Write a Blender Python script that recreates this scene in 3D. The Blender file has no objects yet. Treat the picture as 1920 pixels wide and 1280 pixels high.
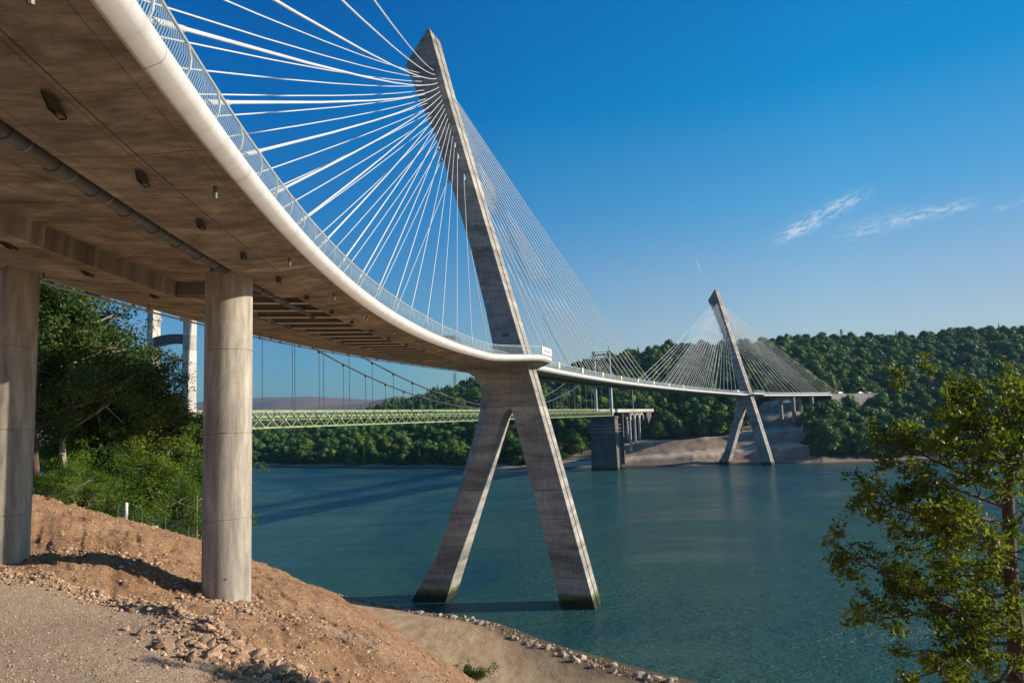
import bpy, bmesh, math, random
import numpy as np
from mathutils import Vector, Matrix
rnd = random.Random(7)
C = bpy.context.scene.collection
SC = bpy.context.scene

# ------------------------------------------------------------------ camera
H = 26.95
F_PX, PITCH, ROLL = 1352.9, 0.10614, 0.03344
cp, sp, cr, sr = math.cos(PITCH), math.sin(PITCH), math.cos(ROLL), math.sin(ROLL)
cam_d = bpy.data.cameras.new('camera'); cam = bpy.data.objects.new('camera', cam_d); C.objects.link(cam)
cam_d.sensor_width = 36; cam_d.lens = F_PX / 1920 * 36; cam_d.clip_start = .1; cam_d.clip_end = 20000
fwd = Vector((0, cp, sp)); rt = Vector((cr, 0, 0)) - sr * Vector((0, -sp, cp)); up = Vector((sr, 0, 0)) + cr * Vector((0, -sp, cp))
M3 = Matrix((rt, up, -fwd)).transposed()
cam.matrix_world = Matrix.Translation((0, 0, H)) @ M3.to_4x4()
SC.camera = cam

def ray(px, py):
    X, Y = px - 960, 640 - py
    X, Y = cr * X + sr * Y, -sr * X + cr * Y
    d = (X, F_PX * cp - Y * sp, F_PX * sp + Y * cp)
    return (d[0] / d[1], d[2] / d[1])
def at(px, py, Y):
    a, e = ray(px, py)
    return Vector((a * Y, Y, H + e * Y))

# ------------------------------------------------------------------ sky, sun, exposure
SUN_EL, SUN_AZ = math.radians(19), math.radians(91)      # azimuth clockwise from +Y
w = bpy.data.worlds.new('World'); SC.world = w; w.use_nodes = True
nt = w.node_tree; N = nt.nodes; L = nt.links
for n in list(N): N.remove(n)
def nd(t, **k):
    n = N.new(t)
    for a, b in k.items(): setattr(n, a, b)
    return n
out = nd('ShaderNodeOutputWorld'); bg = nd('ShaderNodeBackground'); sky = nd('ShaderNodeTexSky')
sky.sky_type = 'NISHITA'; sky.sun_disc = False; sky.sun_elevation = SUN_EL; sky.sun_rotation = SUN_AZ
sky.air_density = 1.0; sky.dust_density = 0.6; sky.ozone_density = 2.5; sky.altitude = 0
# tone of a clear evening sky seen through a polariser: deep blue overhead, paler low down and towards the sun
tcs = nd('ShaderNodeTexCoord'); sxs = nd('ShaderNodeSeparateXYZ'); L.new(tcs.outputs['Generated'], sxs.inputs[0])
def tone(src, lo, hi, stops):
    mrs = nd('ShaderNodeMapRange'); mrs.inputs[1].default_value = lo; mrs.inputs[2].default_value = hi; L.new(src, mrs.inputs[0])
    r = nd('ShaderNodeValToRGB'); e = r.color_ramp.elements
    while len(e) < len(stops): e.new(.5)
    for i, (p_, c_) in enumerate(stops): e[i].position = (p_ - lo) / (hi - lo); e[i].color = (*[v / 2.2 for v in c_], 1)
    L.new(mrs.outputs[0], r.inputs[0]); q = nd('ShaderNodeVectorMath', operation='SCALE'); q.inputs['Scale'].default_value = 2.2; L.new(r.outputs[0], q.inputs[0]); return q
tz = tone(sxs.outputs[2], 0, 1, [(0, (1.1, 1.22, 1.36)), (.05, (1.3, 1.36, 1.42)), (.12, (1.38, 1.44, 1.54)), (.18, (1.22, 1.50, 1.66)), (.27, (.56, 1.5, 1.88)), (.34, (.30, 1.48, 1.95)), (.40, (.02, 1.4, 2.02)), (.52, (.02, 1.33, 2.1)), (.62, (.5, 1.25, 1.8)), (1, (.9, 1.2, 1.6))])
tx = tone(sxs.outputs[0], -1, 1, [(-1, (.5, .7, .9)), (-.3, (.34, .65, .86)), (-.15, (.42, .77, .94)), (.05, (.88, .97, 1)), (.2, (1, 1, 1)), (.4, (1, 1, .98)), (.6, (.85, .82, .82)), (1, (.8, .8, .8))])
m1 = nd('ShaderNodeVectorMath', operation='MULTIPLY'); L.new(sky.outputs[0], m1.inputs[0]); L.new(tz.outputs[0], m1.inputs[1])
m2 = nd('ShaderNodeVectorMath', operation='MULTIPLY'); L.new(m1.outputs[0], m2.inputs[0]); L.new(tx.outputs[0], m2.inputs[1])
hsv = nd('ShaderNodeVectorMath', operation='SCALE'); hsv.inputs['Scale'].default_value = .85; L.new(m2.outputs[0], hsv.inputs[0])
# thin cirrus wisps: a mask per wisp in sky directions, broken up by stretched noise
geo = nd('ShaderNodeTexCoord')
def wisp(c, e, wid, amt):
    c1, c2 = Vector(c).normalized(), Vector(e).normalized()
    m = ((c1 + c2) / 2).normalized(); a = (c2 - c1); la = a.length / 2; a = a.normalized(); b = m.cross(a).normalized()
    def dot(v, s):
        n = nd('ShaderNodeVectorMath', operation='DOT_PRODUCT'); n.inputs[1].default_value = v; L.new(geo.outputs['Generated'], n.inputs[0])
        k = nd('ShaderNodeMath', operation='SUBTRACT'); k.inputs[1].default_value = v.dot(m); L.new(n.outputs['Value'], k.inputs[0])
        q = nd('ShaderNodeMath', operation='DIVIDE'); q.inputs[1].default_value = s; L.new(k.outputs[0], q.inputs[0]); return q
    da, db = dot(a, la), dot(b, wid)
    def mth(op, x, y=None):
        n = nd('ShaderNodeMath', operation=op)
        for i, v in enumerate((x, y)):
            if v is None: continue
            if hasattr(v, 'outputs'): L.new(v.outputs[0], n.inputs[i])
            else: n.inputs[i].default_value = v
        return n
    r2 = mth('ADD', mth('MULTIPLY', mth('MULTIPLY', da, da), mth('MULTIPLY', da, da)), mth('MULTIPLY', db, db))
    g = mth('POWER', 2.718, mth('MULTIPLY', r2, -1.6))
    cx = nd('ShaderNodeCombineXYZ'); L.new(mth('MULTIPLY', da, 2.2 * la * 12).outputs[0], cx.inputs[0]); L.new(mth('MULTIPLY', db, wid * 95).outputs[0], cx.inputs[1]); cx.inputs[2].default_value = m.x * 40
    nz = nd('ShaderNodeTexNoise'); nz.inputs['Scale'].default_value = 2.6; nz.inputs['Detail'].default_value = 9; nz.inputs['Roughness'].default_value = .68; nz.inputs['Distortion'].default_value = .6
    L.new(cx.outputs[0], nz.inputs['Vector'])
    mr = nd('ShaderNodeMapRange'); mr.inputs[1].default_value = .42; mr.inputs[2].default_value = .78; L.new(nz.outputs[0], mr.inputs[0])
    return mth('MULTIPLY', mth('MULTIPLY', g, mr), amt)
ws = [wisp((.3420, .9145, .2165), (.4430, .8580, .2620), .0105, 1.35), wisp((.3480, .9120, .2180), (.3980, .8880, .2320), .0060, 1.0),
      wisp((.410, .8868, .2135), (.492, .8420, .2260), .0130, .85), wisp((.470, .8540, .2210), (.5440, .8070, .2300), .0080, 1.1),
      wisp((.550, .8060, .2160), (.600, .768, .2270), .0040, .7), wisp((.2560, .9500, .1790), (.2470, .9440, .2150), .0010, .9)]
acc = ws[0]
for x in ws[1:]:
    n = nd('ShaderNodeMath', operation='ADD'); L.new(acc.outputs[0], n.inputs[0]); L.new(x.outputs[0], n.inputs[1]); acc = n
acc.use_clamp = True
mix = nd('ShaderNodeMixRGB'); mix.inputs[2].default_value = (6.2, 7.2, 8.0, 1)
k = nd('ShaderNodeMath', operation='MULTIPLY'); k.inputs[1].default_value = 1.1; L.new(acc.outputs[0], k.inputs[0])
L.new(k.outputs[0], mix.inputs[0]); L.new(hsv.outputs[0], mix.inputs[1])
L.new(mix.outputs[0], bg.inputs[0]); bg.inputs[1].default_value = 0.0707
L.new(bg.outputs[0], out.inputs[0])
sl = bpy.data.lights.new('sun', 'SUN'); so = bpy.data.objects.new('sun', sl); C.objects.link(so)
sl.energy = 5.0; sl.angle = math.radians(.53); sl.color = (1, .88, .74)
sd = Vector((math.sin(SUN_AZ) * math.cos(SUN_EL), math.cos(SUN_AZ) * math.cos(SUN_EL), math.sin(SUN_EL)))
so.rotation_euler = sd.to_track_quat('Z', 'Y').to_euler()
SC.view_settings.view_transform = 'Standard'; SC.view_settings.look = 'None'; SC.view_settings.exposure = 0.5; SC.view_settings.gamma = 1
SC.cycles.max_bounces = 6; SC.cycles.transparent_max_bounces = 8

# ------------------------------------------------------------------ helpers
def mesh_np(name, verts, faces, mat=None, parent=None, smooth=False, link=True, uv=None):
    me = bpy.data.meshes.new(name)
    V = np.asarray(verts, np.float32); nv = len(V)
    if isinstance(faces, np.ndarray):
        k = faces.shape[1]; nf = len(faces); idx = faces.astype(np.int32).ravel(); st = np.arange(nf, dtype=np.int32) * k; tot = np.full(nf, k, np.int32)
    else:
        tot = np.array([len(f) for f in faces], np.int32); idx = np.fromiter((i for f in faces for i in f), np.int32); st = np.concatenate([[0], np.cumsum(tot)[:-1]]).astype(np.int32); nf = len(tot)
    me.vertices.add(nv); me.vertices.foreach_set('co', V.ravel())
    me.loops.add(len(idx)); me.loops.foreach_set('vertex_index', idx)
    me.polygons.add(nf); me.polygons.foreach_set('loop_start', st); me.polygons.foreach_set('loop_total', tot)
    me.polygons.foreach_set('use_smooth', np.full(nf, bool(smooth)))
    me.update(calc_edges=True)
    if uv is not None:
        l = me.uv_layers.new(name='UVMap'); l.data.foreach_set('uv', np.asarray(uv, np.float32)[idx].ravel())
    if mat is not None:
        for m in (mat if isinstance(mat, (list, tuple)) else [mat]): me.materials.append(m)
    if not link: return me
    o = bpy.data.objects.new(name, me); C.objects.link(o)
    if parent is not None: o.parent = parent; o.matrix_parent_inverse = Matrix.Identity(4); 
    if parent is not None: o.location = -Vector(parent.get('_org', (0, 0, 0))) if False else (0, 0, 0)
    return o
class MB:
    def __init__(s): s.v = []; s.f = []
    def add(s, vs, fs):
        b = len(s.v); s.v += [tuple(v) for v in vs]; s.f += [tuple(i + b for i in f) for f in fs]
    def box(s, c, size, R=None):
        c = Vector(c); vs = []
        for x in (-.5, .5):
            for y in (-.5, .5):
                for z in (-.5, .5):
                    p = Vector((x * size[0], y * size[1], z * size[2]))
                    if R is not None: p = R @ p
                    vs.append(c + p)
        s.add(vs, [(0, 1, 3, 2), (4, 6, 7, 5), (0, 4, 5, 1), (2, 3, 7, 6), (0, 2, 6, 4), (1, 5, 7, 3)])
    def tube(s, pts, rad, n=8, caps=True):
        pts = [Vector(p) for p in pts]; rings = []
        for i, p in enumerate(pts):
            d = (pts[min(i + 1, len(pts) - 1)] - pts[max(i - 1, 0)]).normalized()
            a = d.orthogonal().normalized() if abs(d.z) > .95 else d.cross(Vector((0, 0, 1))).normalized()
            b = d.cross(a); r = rad[i] if isinstance(rad, (list, tuple)) else rad
            rings.append([p + r * (math.cos(2 * math.pi * j / n) * a + math.sin(2 * math.pi * j / n) * b) for j in range(n)])
        vs = [v for R_ in rings for v in R_]; fs = []
        for i in range(len(pts) - 1):
            for j in range(n): fs.append((i * n + j, i * n + (j + 1) % n, (i + 1) * n + (j + 1) % n, (i + 1) * n + j))
        if caps: fs.append(tuple(range(n))[::-1]); fs.append(tuple((len(pts) - 1) * n + j for j in range(n)))
        s.add(vs, fs)
    def bar(s, a, b, wd, hg=None, upv=(0, 0, 1)):
        a, b = Vector(a), Vector(b); hg = hg or wd; d = (b - a); ln = d.length; d.normalize()
        u = Vector(upv)
        if abs(d.dot(u)) > .98: u = Vector((1, 0, 0))
        x = d.cross(u).normalized(); z = x.cross(d)
        s.box((a + b) / 2, (wd, ln, hg), Matrix((x, d, z)).transposed())
    def build(s, name, mat, parent=None, smooth=False, link=True):
        o = mesh_np(name, s.v, s.f, mat, parent, smooth, link)
        return o
def empty(name, loc=(0, 0, 0), rz=0):
    o = bpy.data.objects.new(name, None); C.objects.link(o); o.location = loc; o.rotation_euler = (0, 0, rz); return o
def tag(o, label=None, cat=None, group=None, kind=None):
    if label: o['label'] = label
    if cat: o['category'] = cat
    if group: o['group'] = group
    if kind: o['kind'] = kind
    return o

# vectorised value noise
def _h(ix, iy, seed):
    n = (ix.astype(np.int64) * 374761393 + iy.astype(np.int64) * 668265263 + seed * 974711) & 0xffffffff
    n = ((n ^ (n >> 13)) * 1274126177) & 0xffffffff
    return ((n ^ (n >> 16)) & 0xffff) / 65535.0
def vnoise(x, y, seed=0):
    ix, iy = np.floor(x), np.floor(y); fx, fy = x - ix, y - iy
    fx = fx * fx * (3 - 2 * fx); fy = fy * fy * (3 - 2 * fy)
    a, b, c, d = _h(ix, iy, seed), _h(ix + 1, iy, seed), _h(ix, iy + 1, seed), _h(ix + 1, iy + 1, seed)
    return (a + (b - a) * fx) * (1 - fy) + (c + (d - c) * fx) * fy - .5
def fbm(x, y, oct=4, seed=0):
    s = 0; a = 1.; f = 1.
    for i in range(oct): s = s + a * vnoise(x * f, y * f, seed + i); a *= .5; f *= 2.03
    return s

# ------------------------------------------------------------------ materials
def M(name): 
    m = bpy.data.materials.new(name); m.use_nodes = True; t = m.node_tree
    return m, t.nodes, t.links, t.nodes['Principled BSDF']
def noise_n(Nn, Ll, scale, detail=5, rough=.6, vec=None, mapscale=None, coord='Object', dist=0):
    n = Nn.new('ShaderNodeTexNoise'); n.inputs['Scale'].default_value = scale; n.inputs['Detail'].default_value = detail; n.inputs['Roughness'].default_value = rough; n.inputs['Distortion'].default_value = dist
    if vec is None:
        tc = Nn.new('ShaderNodeTexCoord'); vec = tc.outputs[coord]
    if mapscale is not None:
        mp = Nn.new('ShaderNodeMapping'); mp.inputs['Scale'].default_value = mapscale; Ll.new(vec, mp.inputs[0]); vec = mp.outputs[0]
    Ll.new(vec, n.inputs['Vector']); return n
def ramp_n(Nn, Ll, src, stops):
    r = Nn.new('ShaderNodeValToRGB'); e = r.color_ramp.elements
    while len(e) < len(stops): e.new(.5)
    for i, (p, c) in enumerate(stops): e[i].position = p; e[i].color = (*c, 1) if len(c) == 3 else c
    Ll.new(src, r.inputs[0]); return r
def mixc(Nn, Ll, fac, a, b, mode='MIX'):
    m = Nn.new('ShaderNodeMixRGB'); m.blend_type = mode
    for i, v in enumerate((fac, a, b)):
        if isinstance(v, bpy.types.NodeSocket): Ll.new(v, m.inputs[i])
        elif isinstance(v, (int, float)): m.inputs[i].default_value = v
        else: m.inputs[i].default_value = (*v, 1)
    return m
def math_n(Nn, Ll, op, a, b=None, c=None, clamp=False):
    m = Nn.new('ShaderNodeMath'); m.operation = op; m.use_clamp = clamp
    for i, v in enumerate((a, b, c)):
        if v is None: continue
        if isinstance(v, bpy.types.NodeSocket): Ll.new(v, m.inputs[i])
        else: m.inputs[i].default_value = v
    return m.outputs[0]
def bump_n(Nn, Ll, b, hsrc, st=.3, dist=.05):
    bn = Nn.new('ShaderNodeBump'); bn.inputs['Strength'].default_value = st; bn.inputs['Distance'].default_value = dist
    Ll.new(hsrc, bn.inputs['Height']); Ll.new(bn.outputs[0], b.inputs['Normal']); return bn
def plain(name, col, rough=.6, metal=0, var=.12, scale=3, coord='Object'):
    m, Nn, Ll, b = M(name); n = noise_n(Nn, Ll, scale, coord=coord)
    r = ramp_n(Nn, Ll, n.outputs[0], [(.3, [c * (1 - var) for c in col]), (.7, [min(1, c * (1 + var)) for c in col])])
    Ll.new(r.outputs[0], b.inputs['Base Color']); b.inputs['Roughness'].default_value = rough; b.inputs['Metallic'].default_value = metal
    return m

def concrete(name, dark, light, lifts=4.0, algae=False, stretch=(1, 1, 1), big=.25):
    m, Nn, Ll, b = M(name)
    g = Nn.new('ShaderNodeNewGeometry'); pos = g.outputs['Position']
    n1 = noise_n(Nn, Ll, big, 6, .65, pos, stretch, dist=.4)
    n2 = noise_n(Nn, Ll, 2.6, 7, .75, pos, (1, 1, .22))
    n3 = noise_n(Nn, Ll, 14, 3, .6, pos)
    col = ramp_n(Nn, Ll, n1.outputs[0], [(.28, dark), (.5, [(a + c) / 2 for a, c in zip(dark, light)]), (.72, light)])
    c2 = mixc(Nn, Ll, .55, col.outputs[0], ramp_n(Nn, Ll, n2.outputs[0], [(.34, (.38,) * 3), (.64, (1.05,) * 3)]).outputs[0], 'MULTIPLY')
    c3 = mixc(Nn, Ll, .25, c2.outputs[0], ramp_n(Nn, Ll, n3.outputs[0], [(.35, (.7,) * 3), (.65, (1,) * 3)]).outputs[0], 'MULTIPLY')
    last = c3.outputs[0]
    sx = Nn.new('ShaderNodeSeparateXYZ'); Ll.new(pos, sx.inputs[0])
    if lifts:
        zz = math_n(Nn, Ll, 'DIVIDE', sx.outputs[2], lifts)
        # each pour has its own slightly different tone
        fl = math_n(Nn, Ll, 'FLOOR', zz); wn = Nn.new('ShaderNodeTexWhiteNoise'); wn.noise_dimensions = '1D'; Ll.new(fl, wn.inputs['W'])
        rr = ramp_n(Nn, Ll, wn.outputs[0], [(0, (.74,) * 3), (1, (1,) * 3)])
        last = mixc(Nn, Ll, 1, last, rr.outputs[0], 'MULTIPLY').outputs[0]
        fr = math_n(Nn, Ll, 'FRACT', zz); ln = math_n(Nn, Ll, 'LESS_THAN', fr, .10 / lifts)
        last = mixc(Nn, Ll, math_n(Nn, Ll, 'MULTIPLY', ln, .55), last, (.06, .055, .05)).outputs[0]
    if algae:
        na = noise_n(Nn, Ll, .9, 5, .6, pos)
        lvl = math_n(Nn, Ll, 'ADD', sx.outputs[2], math_n(Nn, Ll, 'MULTIPLY', na.outputs[0], -1.2))
        a1 = Nn.new('ShaderNodeMapRange'); a1.inputs[1].default_value = 1.55; a1.inputs[2].default_value = 1.0; Ll.new(lvl, a1.inputs[0])
        a2 = Nn.new('ShaderNodeMapRange'); a2.inputs[1].default_value = .9; a2.inputs[2].default_value = .3; Ll.new(lvl, a2.inputs[0])
        last = mixc(Nn, Ll, a1.outputs[0], last, (.10, .13, .025)).outputs[0]
        last = mixc(Nn, Ll, a2.outputs[0], last, (.012, .014, .008)).outputs[0]
    Ll.new(last, b.inputs['Base Color']); b.inputs['Roughness'].default_value = .85
    h = math_n(Nn, Ll, 'ADD', n3.outputs[0], math_n(Nn, Ll, 'MULTIPLY', n2.outputs[0], .6)); bump_n(Nn, Ll, b, h, .25, .03)
    return m
m_pylon = concrete('pylon_concrete', (.17, .158, .138), (.60, .55, .475), 4.1, True, (.4, .4, 2.2), .30)
m_col = concrete('column_concrete', (.17, .148, .12), (.56, .50, .41), 0, False, (2.2, 2.2, .30), .9)
m_oldc = concrete('old_concrete', (.42, .38, .32), (.80, .76, .68), 2.2, False, (1, 1, .6), .6)
m_mason = concrete('pier_masonry', (.05, .05, .05), (.22, .20, .17), 1.2, True, (1, 1, .5), .5)
m_wall = concrete('wall_concrete', (.20, .185, .165), (.44, .41, .37), 0, False, (1, 1, 1), .2)

def soffit_mat():
    m, Nn, Ll, b = M('deck_soffit_concrete')
    uvn = Nn.new('ShaderNodeUVMap'); uvn.uv_map = 'UVMap'; uv = uvn.outputs[0]
    sx = Nn.new('ShaderNodeSeparateXYZ'); Ll.new(uv, sx.inputs[0])
    n1 = noise_n(Nn, Ll, .8, 8, .72, uv, (1.7, .8, 1), dist=.2)     # board marks run across the deck
    n2 = noise_n(Nn, Ll, .7, 7, .72, uv, (.9, .7, 1), dist=.6)
    n3 = noise_n(Nn, Ll, 2.6, 5, .7, uv, (7, .5, 1))
    col = ramp_n(Nn, Ll, n1.outputs[0], [(.32, (.16, .135, .11)), (.5, (.30, .26, .21)), (.66, (.44, .395, .33))])
    c2 = mixc(Nn, Ll, .85, col.outputs[0], ramp_n(Nn, Ll, n2.outputs[0], [(.36, (.46,) * 3), (.5, (.82,) * 3), (.64, (1.2,) * 3)]).outputs[0], 'MULTIPLY')
    c2 = mixc(Nn, Ll, .4, c2.outputs[0], ramp_n(Nn, Ll, n3.outputs[0], [(.35, (.6,) * 3), (.6, (1.0,) * 3)]).outputs[0], 'MULTIPLY')
    wn = Nn.new('ShaderNodeTexWhiteNoise'); wn.noise_dimensions = '2D'; cxy = Nn.new('ShaderNodeCombineXYZ')
    Ll.new(math_n(Nn, Ll, 'FLOOR', math_n(Nn, Ll, 'DIVIDE', math_n(Nn, Ll, 'ADD', sx.outputs[0], 500.4), 3.05)), cxy.inputs[0]); Ll.new(math_n(Nn, Ll, 'FLOOR', math_n(Nn, Ll, 'DIVIDE', math_n(Nn, Ll, 'ADD', sx.outputs[1], 20.3), 2.44)), cxy.inputs[1]); Ll.new(cxy.outputs[0], wn.inputs['Vector'])
    c2 = mixc(Nn, Ll, 1, c2.outputs[0], ramp_n(Nn, Ll, wn.outputs[0], [(0, (.80, .79, .78)), (1, (1.12, 1.12, 1.12))]).outputs[0], 'MULTIPLY')
    last = c2.outputs[0]
    def line(src, period, off, wd, amt):
        nonlocal last
        fr = math_n(Nn, Ll, 'FRACT', math_n(Nn, Ll, 'DIVIDE', math_n(Nn, Ll, 'ADD', src, off), period))
        ln = math_n(Nn, Ll, 'LESS_THAN', fr, wd / period)
        last = mixc(Nn, Ll, math_n(Nn, Ll, 'MULTIPLY', ln, amt), last, (.05, .035, .02)).outputs[0]
    line(sx.outputs[0], 6.1, 500.4, .035, .8); line(sx.outputs[1], 1.22, 20.3, .02, .6); line(sx.outputs[1], 50., 47.0, .03, .9); line(sx.outputs[0], 3.05, 500.4, .025, .6)
    Ll.new(last, b.inputs['Base Color']); b.inputs['Roughness'].default_value = .9
    bump_n(Nn, Ll, b, math_n(Nn, Ll, 'ADD', n3.outputs[0], n1.outputs[0]), .3, .03)
    return m
m_soffit = soffit_mat()
def fascia_mat():
    m, Nn, Ll, b = M('white_fascia')
    uvn = Nn.new('ShaderNodeUVMap'); uvn.uv_map = 'UVMap'; sx = Nn.new('ShaderNodeSeparateXYZ'); Ll.new(uvn.outputs[0], sx.inputs[0])
    n = noise_n(Nn, Ll, 1.0, 5, .6, uvn.outputs[0], (1, .3, 1)); n2 = noise_n(Nn, Ll, 1.4, 6, .75, uvn.outputs[0], (3, .35, 1))
    r = ramp_n(Nn, Ll, n.outputs[0], [(.3, (.49, .475, .45)), (.7, (.62, .61, .585))])
    last = mixc(Nn, Ll, .28, r.outputs[0], ramp_n(Nn, Ll, n2.outputs[0], [(.32, (.62, .58, .50)), (.56, (1, 1, 1))]).outputs[0], 'MULTIPLY').outputs[0]
    fr = math_n(Nn, Ll, 'FRACT', math_n(Nn, Ll, 'DIVIDE', math_n(Nn, Ll, 'ADD', sx.outputs[0], 503.6), 6.)); ln = math_n(Nn, Ll, 'LESS_THAN', fr, .022 / 6)
    last = mixc(Nn, Ll, math_n(Nn, Ll, 'MULTIPLY', ln, .85), last, (.08, .07, .06)).outputs[0]
    Ll.new(last, b.inputs['Base Color']); b.inputs['Roughness'].default_value = .5; return m
m_fascia = fascia_mat()
m_beam = plain('steel_floor_beam', (.17, .17, .155), .6, .0, .2, 1.5)
m_flange = plain('pale_beam_flange', (.55, .55, .50), .6, 0, .1, 2)
m_rail = plain('galvanised_rail', (.50, .52, .51), .45, .35, .1, 2)
m_mesh = plain('rail_infill', (.24, .31, .31), .4, .2, .15, 1)
m_cable = plain('white_cable_sheath', (.62, .62, .60), .38, 0, .06, .4)
m_sock = plain('cable_socket', (.10, .12, .13), .5, .3, .2, 4)
m_cap = plain('anchor_cap_grey', (.30, .36, .38), .45, .2, .1, 4)
m_pipe = plain('grey_pipe', (.11, .12, .125), .5, .1, .2, 2)
m_strap = plain('pipe_strap', (.5, .48, .42), .4, .6, .1, 3)
m_dark = plain('black_rubber', (.012, .012, .012), .8, 0, .2, 4)
m_asph = plain('asphalt', (.055, .053, .05), .9, 0, .2, 1.5)
m_green = plain('green_truss_paint', (.23, .29, .145), .5, 0, .12, .8)
m_green2 = plain('green_deck_paint', (.16, .24, .12), .6, 0, .2, .6)
m_grey = plain('weathered_steel', (.12, .125, .13), .55, .4, .2, .8)
m_bark = plain('bark', (.10, .065, .045), .95, 0, .45, 5)
m_barkp = plain('pale_bark', (.30, .26, .21), .95, 0, .35, 4)
m_white = plain('white_paint', (.78, .78, .76), .4, 0, .04, 2)
m_yellow = plain('yellow_cloth', (.75, .45, .04), .7, 0, .1, 3)
m_navy = plain('navy_cloth', (.02, .035, .14), .8, 0, .1, 3)
m_skin = plain('skin', (.45, .27, .19), .55, 0, .05, 9)
m_hair = plain('hair', (.012, .009, .007), .6, 0, .2, 9)
m_glass = plain('car_glass', (.015, .02, .025), .08, 0, .1, 1)
m_chrome = plain('wheel_rim', (.4, .4, .42), .3, .9, .1, 2)
m_lamp = plain('lamp_lens', (.7, .25, .15), .2, 0, .1, 3)

def leaf_mat(name, dark, light, yel, trans=.35, nscale=.25, rough=.5):
    m, Nn, Ll, b = M(name)
    g = Nn.new('ShaderNodeNewGeometry'); oi = Nn.new('ShaderNodeObjectInfo')
    n = noise_n(Nn, Ll, nscale, 3, .6, g.outputs['Position'])
    r = ramp_n(Nn, Ll, n.outputs[0], [(.34, dark), (.66, light)])
    rr = ramp_n(Nn, Ll, oi.outputs['Random'], [(0, (.58, .74, .70)), (.35, (.88, .95, .95)), (.65, (1.05, 1, .9)), (.9, (1.3, 1.12, .75)), (1, yel)])
    rr.color_ramp.interpolation = 'LINEAR'
    c = mixc(Nn, Ll, 1, r.outputs[0], rr.outputs[0], 'MULTIPLY')
    ri = Nn.new('ShaderNodeMapRange'); Ll.new(g.outputs['Random Per Island'], ri.inputs[0]); ri.inputs[3].default_value = .65; ri.inputs[4].default_value = 1.3
    c = mixc(Nn, Ll, 1, c.outputs[0], ri.outputs[0], 'MULTIPLY')
    Ll.new(c.outputs[0], b.inputs['Base Color']); b.inputs['Roughness'].default_value = rough
    b.inputs['Specular IOR Level'].default_value = .18
    tr = Nn.new('ShaderNodeBsdfTranslucent'); Ll.new(mixc(Nn, Ll, 1, c.outputs[0], (1.3, 1.5, .6), 'MULTIPLY').outputs[0], tr.inputs[0])
    ms = Nn.new('ShaderNodeMixShader'); ms.inputs[0].default_value = trans
    Ll.new(b.outputs[0], ms.inputs[1]); Ll.new(tr.outputs[0], ms.inputs[2]); Ll.new(ms.outputs[0], Nn['Material Output'].inputs[0])
    return m
m_leaf = leaf_mat('grove_leaves', (.040, .070, .013), (.115, .165, .026), (1.3, 1.1, .55), .42)
m_leaf2 = leaf_mat('sapling_leaves', (.060, .115, .016), (.150, .235, .030), (1.2, 1.05, .6), .45)
m_leafr = leaf_mat('oak_leaves', (.052, .082, .014), (.140, .170, .026), (1.0, 1.0, 1.0), .5, .5, .4)
m_far = leaf_mat('far_leaves', (.042, .098, .018), (.105, .175, .028), (1.5, 1.12, .7), .28, .05)

# ------------------------------------------------------------------ terrain
near_pts = [(-10.1, 14.5, 22.2), (-7.5, 15.5, 21.8), (-14.0, 20, 22.2), (-16.1, 23, 22.4), (-12.8, 24, 21.5), (-8.2, 20, 21.3), (-5.4, 20, 20.1), (-8.2, 24, 20.5), (-5.6, 28, 18.9), (-8.9, 30, 19.4),
 (-18.0, 50, 17.4), (-13.7, 46, 17.1), (-10.6, 44, 16.5), (-8.5, 43, 15.9), (-5.9, 42, 14.6), (-3.5, 41, 13.4), (-2.3, 40, 13.0), (-27.7, 42, 23.3), (-26.8, 45, 21.9), (-25.3, 47, 21.0), (-24.3, 50, 19.3), (-23.3, 55, 17.6),
 (-16.2, 29, 22.05), (-13.6, 28, 21.4), (-11.04, 27.9, 20.6), (-19.6, 27.9, 22.3), (-22, 35, 23.2), (-30, 30, 25.5), (-14, 36, 20.2),
 (0, 0, 25.2), (-10, -6, 25.5), (10, -6, 24.5), (5, 6, 22.2), (0, 10, 22.0), (-4, 12, 21.6), (11, 17, 15.5), (4.4, 20, 17.0), (14, 30, 10), (0, 30, 14.5), (4, 40, 8.5), (20, 40, 4), (30, 20, 10), (40, 0, 16), (60, 20, 6),
 (-45, 118, 2.9), (-33, 106, 3.0), (-24, 95, 3.0), (-18, 85, 3.0), (-12, 73, 3.0), (-7, 64, 3.0), (-1, 58, 3.0), (8, 52, 3.0), (20, 50, 2), (-30, 85, 6.5), (-28, 70, 11.5), (-20, 62, 11.5), (-13, 57, 9.5), (-6, 52, 7.5),
 (-38, 127, .3), (-28, 116, .3), (-13, 104, .3), (-5, 99, .3), (1, 90, .3), (7, 83, .3), (12, 77, .3), (16, 74, .3), (26, 62, .3), (45, 45, .3), (75, 25, .3),
 (-40, 110, 3.2), (-60, 135, .3), (-100, 150, .3), (-140, 160, .3), (-53, 116, 3.5), (-34, 60, 20), (-45, 70, 16), (-50, 90, 9), (-60, 50, 24), (-90, 90, 14), (-90, 40, 27), (-60, 0, 28), (-100, -40, 32), (0, -60, 27), (80, -60, 20), (-90, 125, 5),
 (-20, 138, -4), (0, 122, -4), (15, 105, -4), (30, 92, -4), (50, 80, -4), (80, 60, -4), (-60, 160, -4), (-100, 175, -4), (0, 150, -5), (60, 120, -5), (-60, 190, -5), (110, 40, -5)]
NP_ = np.array(near_pts, float)
def _tps(r2): return np.where(r2 > 1e-9, .5 * r2 * np.log(np.maximum(r2, 1e-9)), 0)
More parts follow.
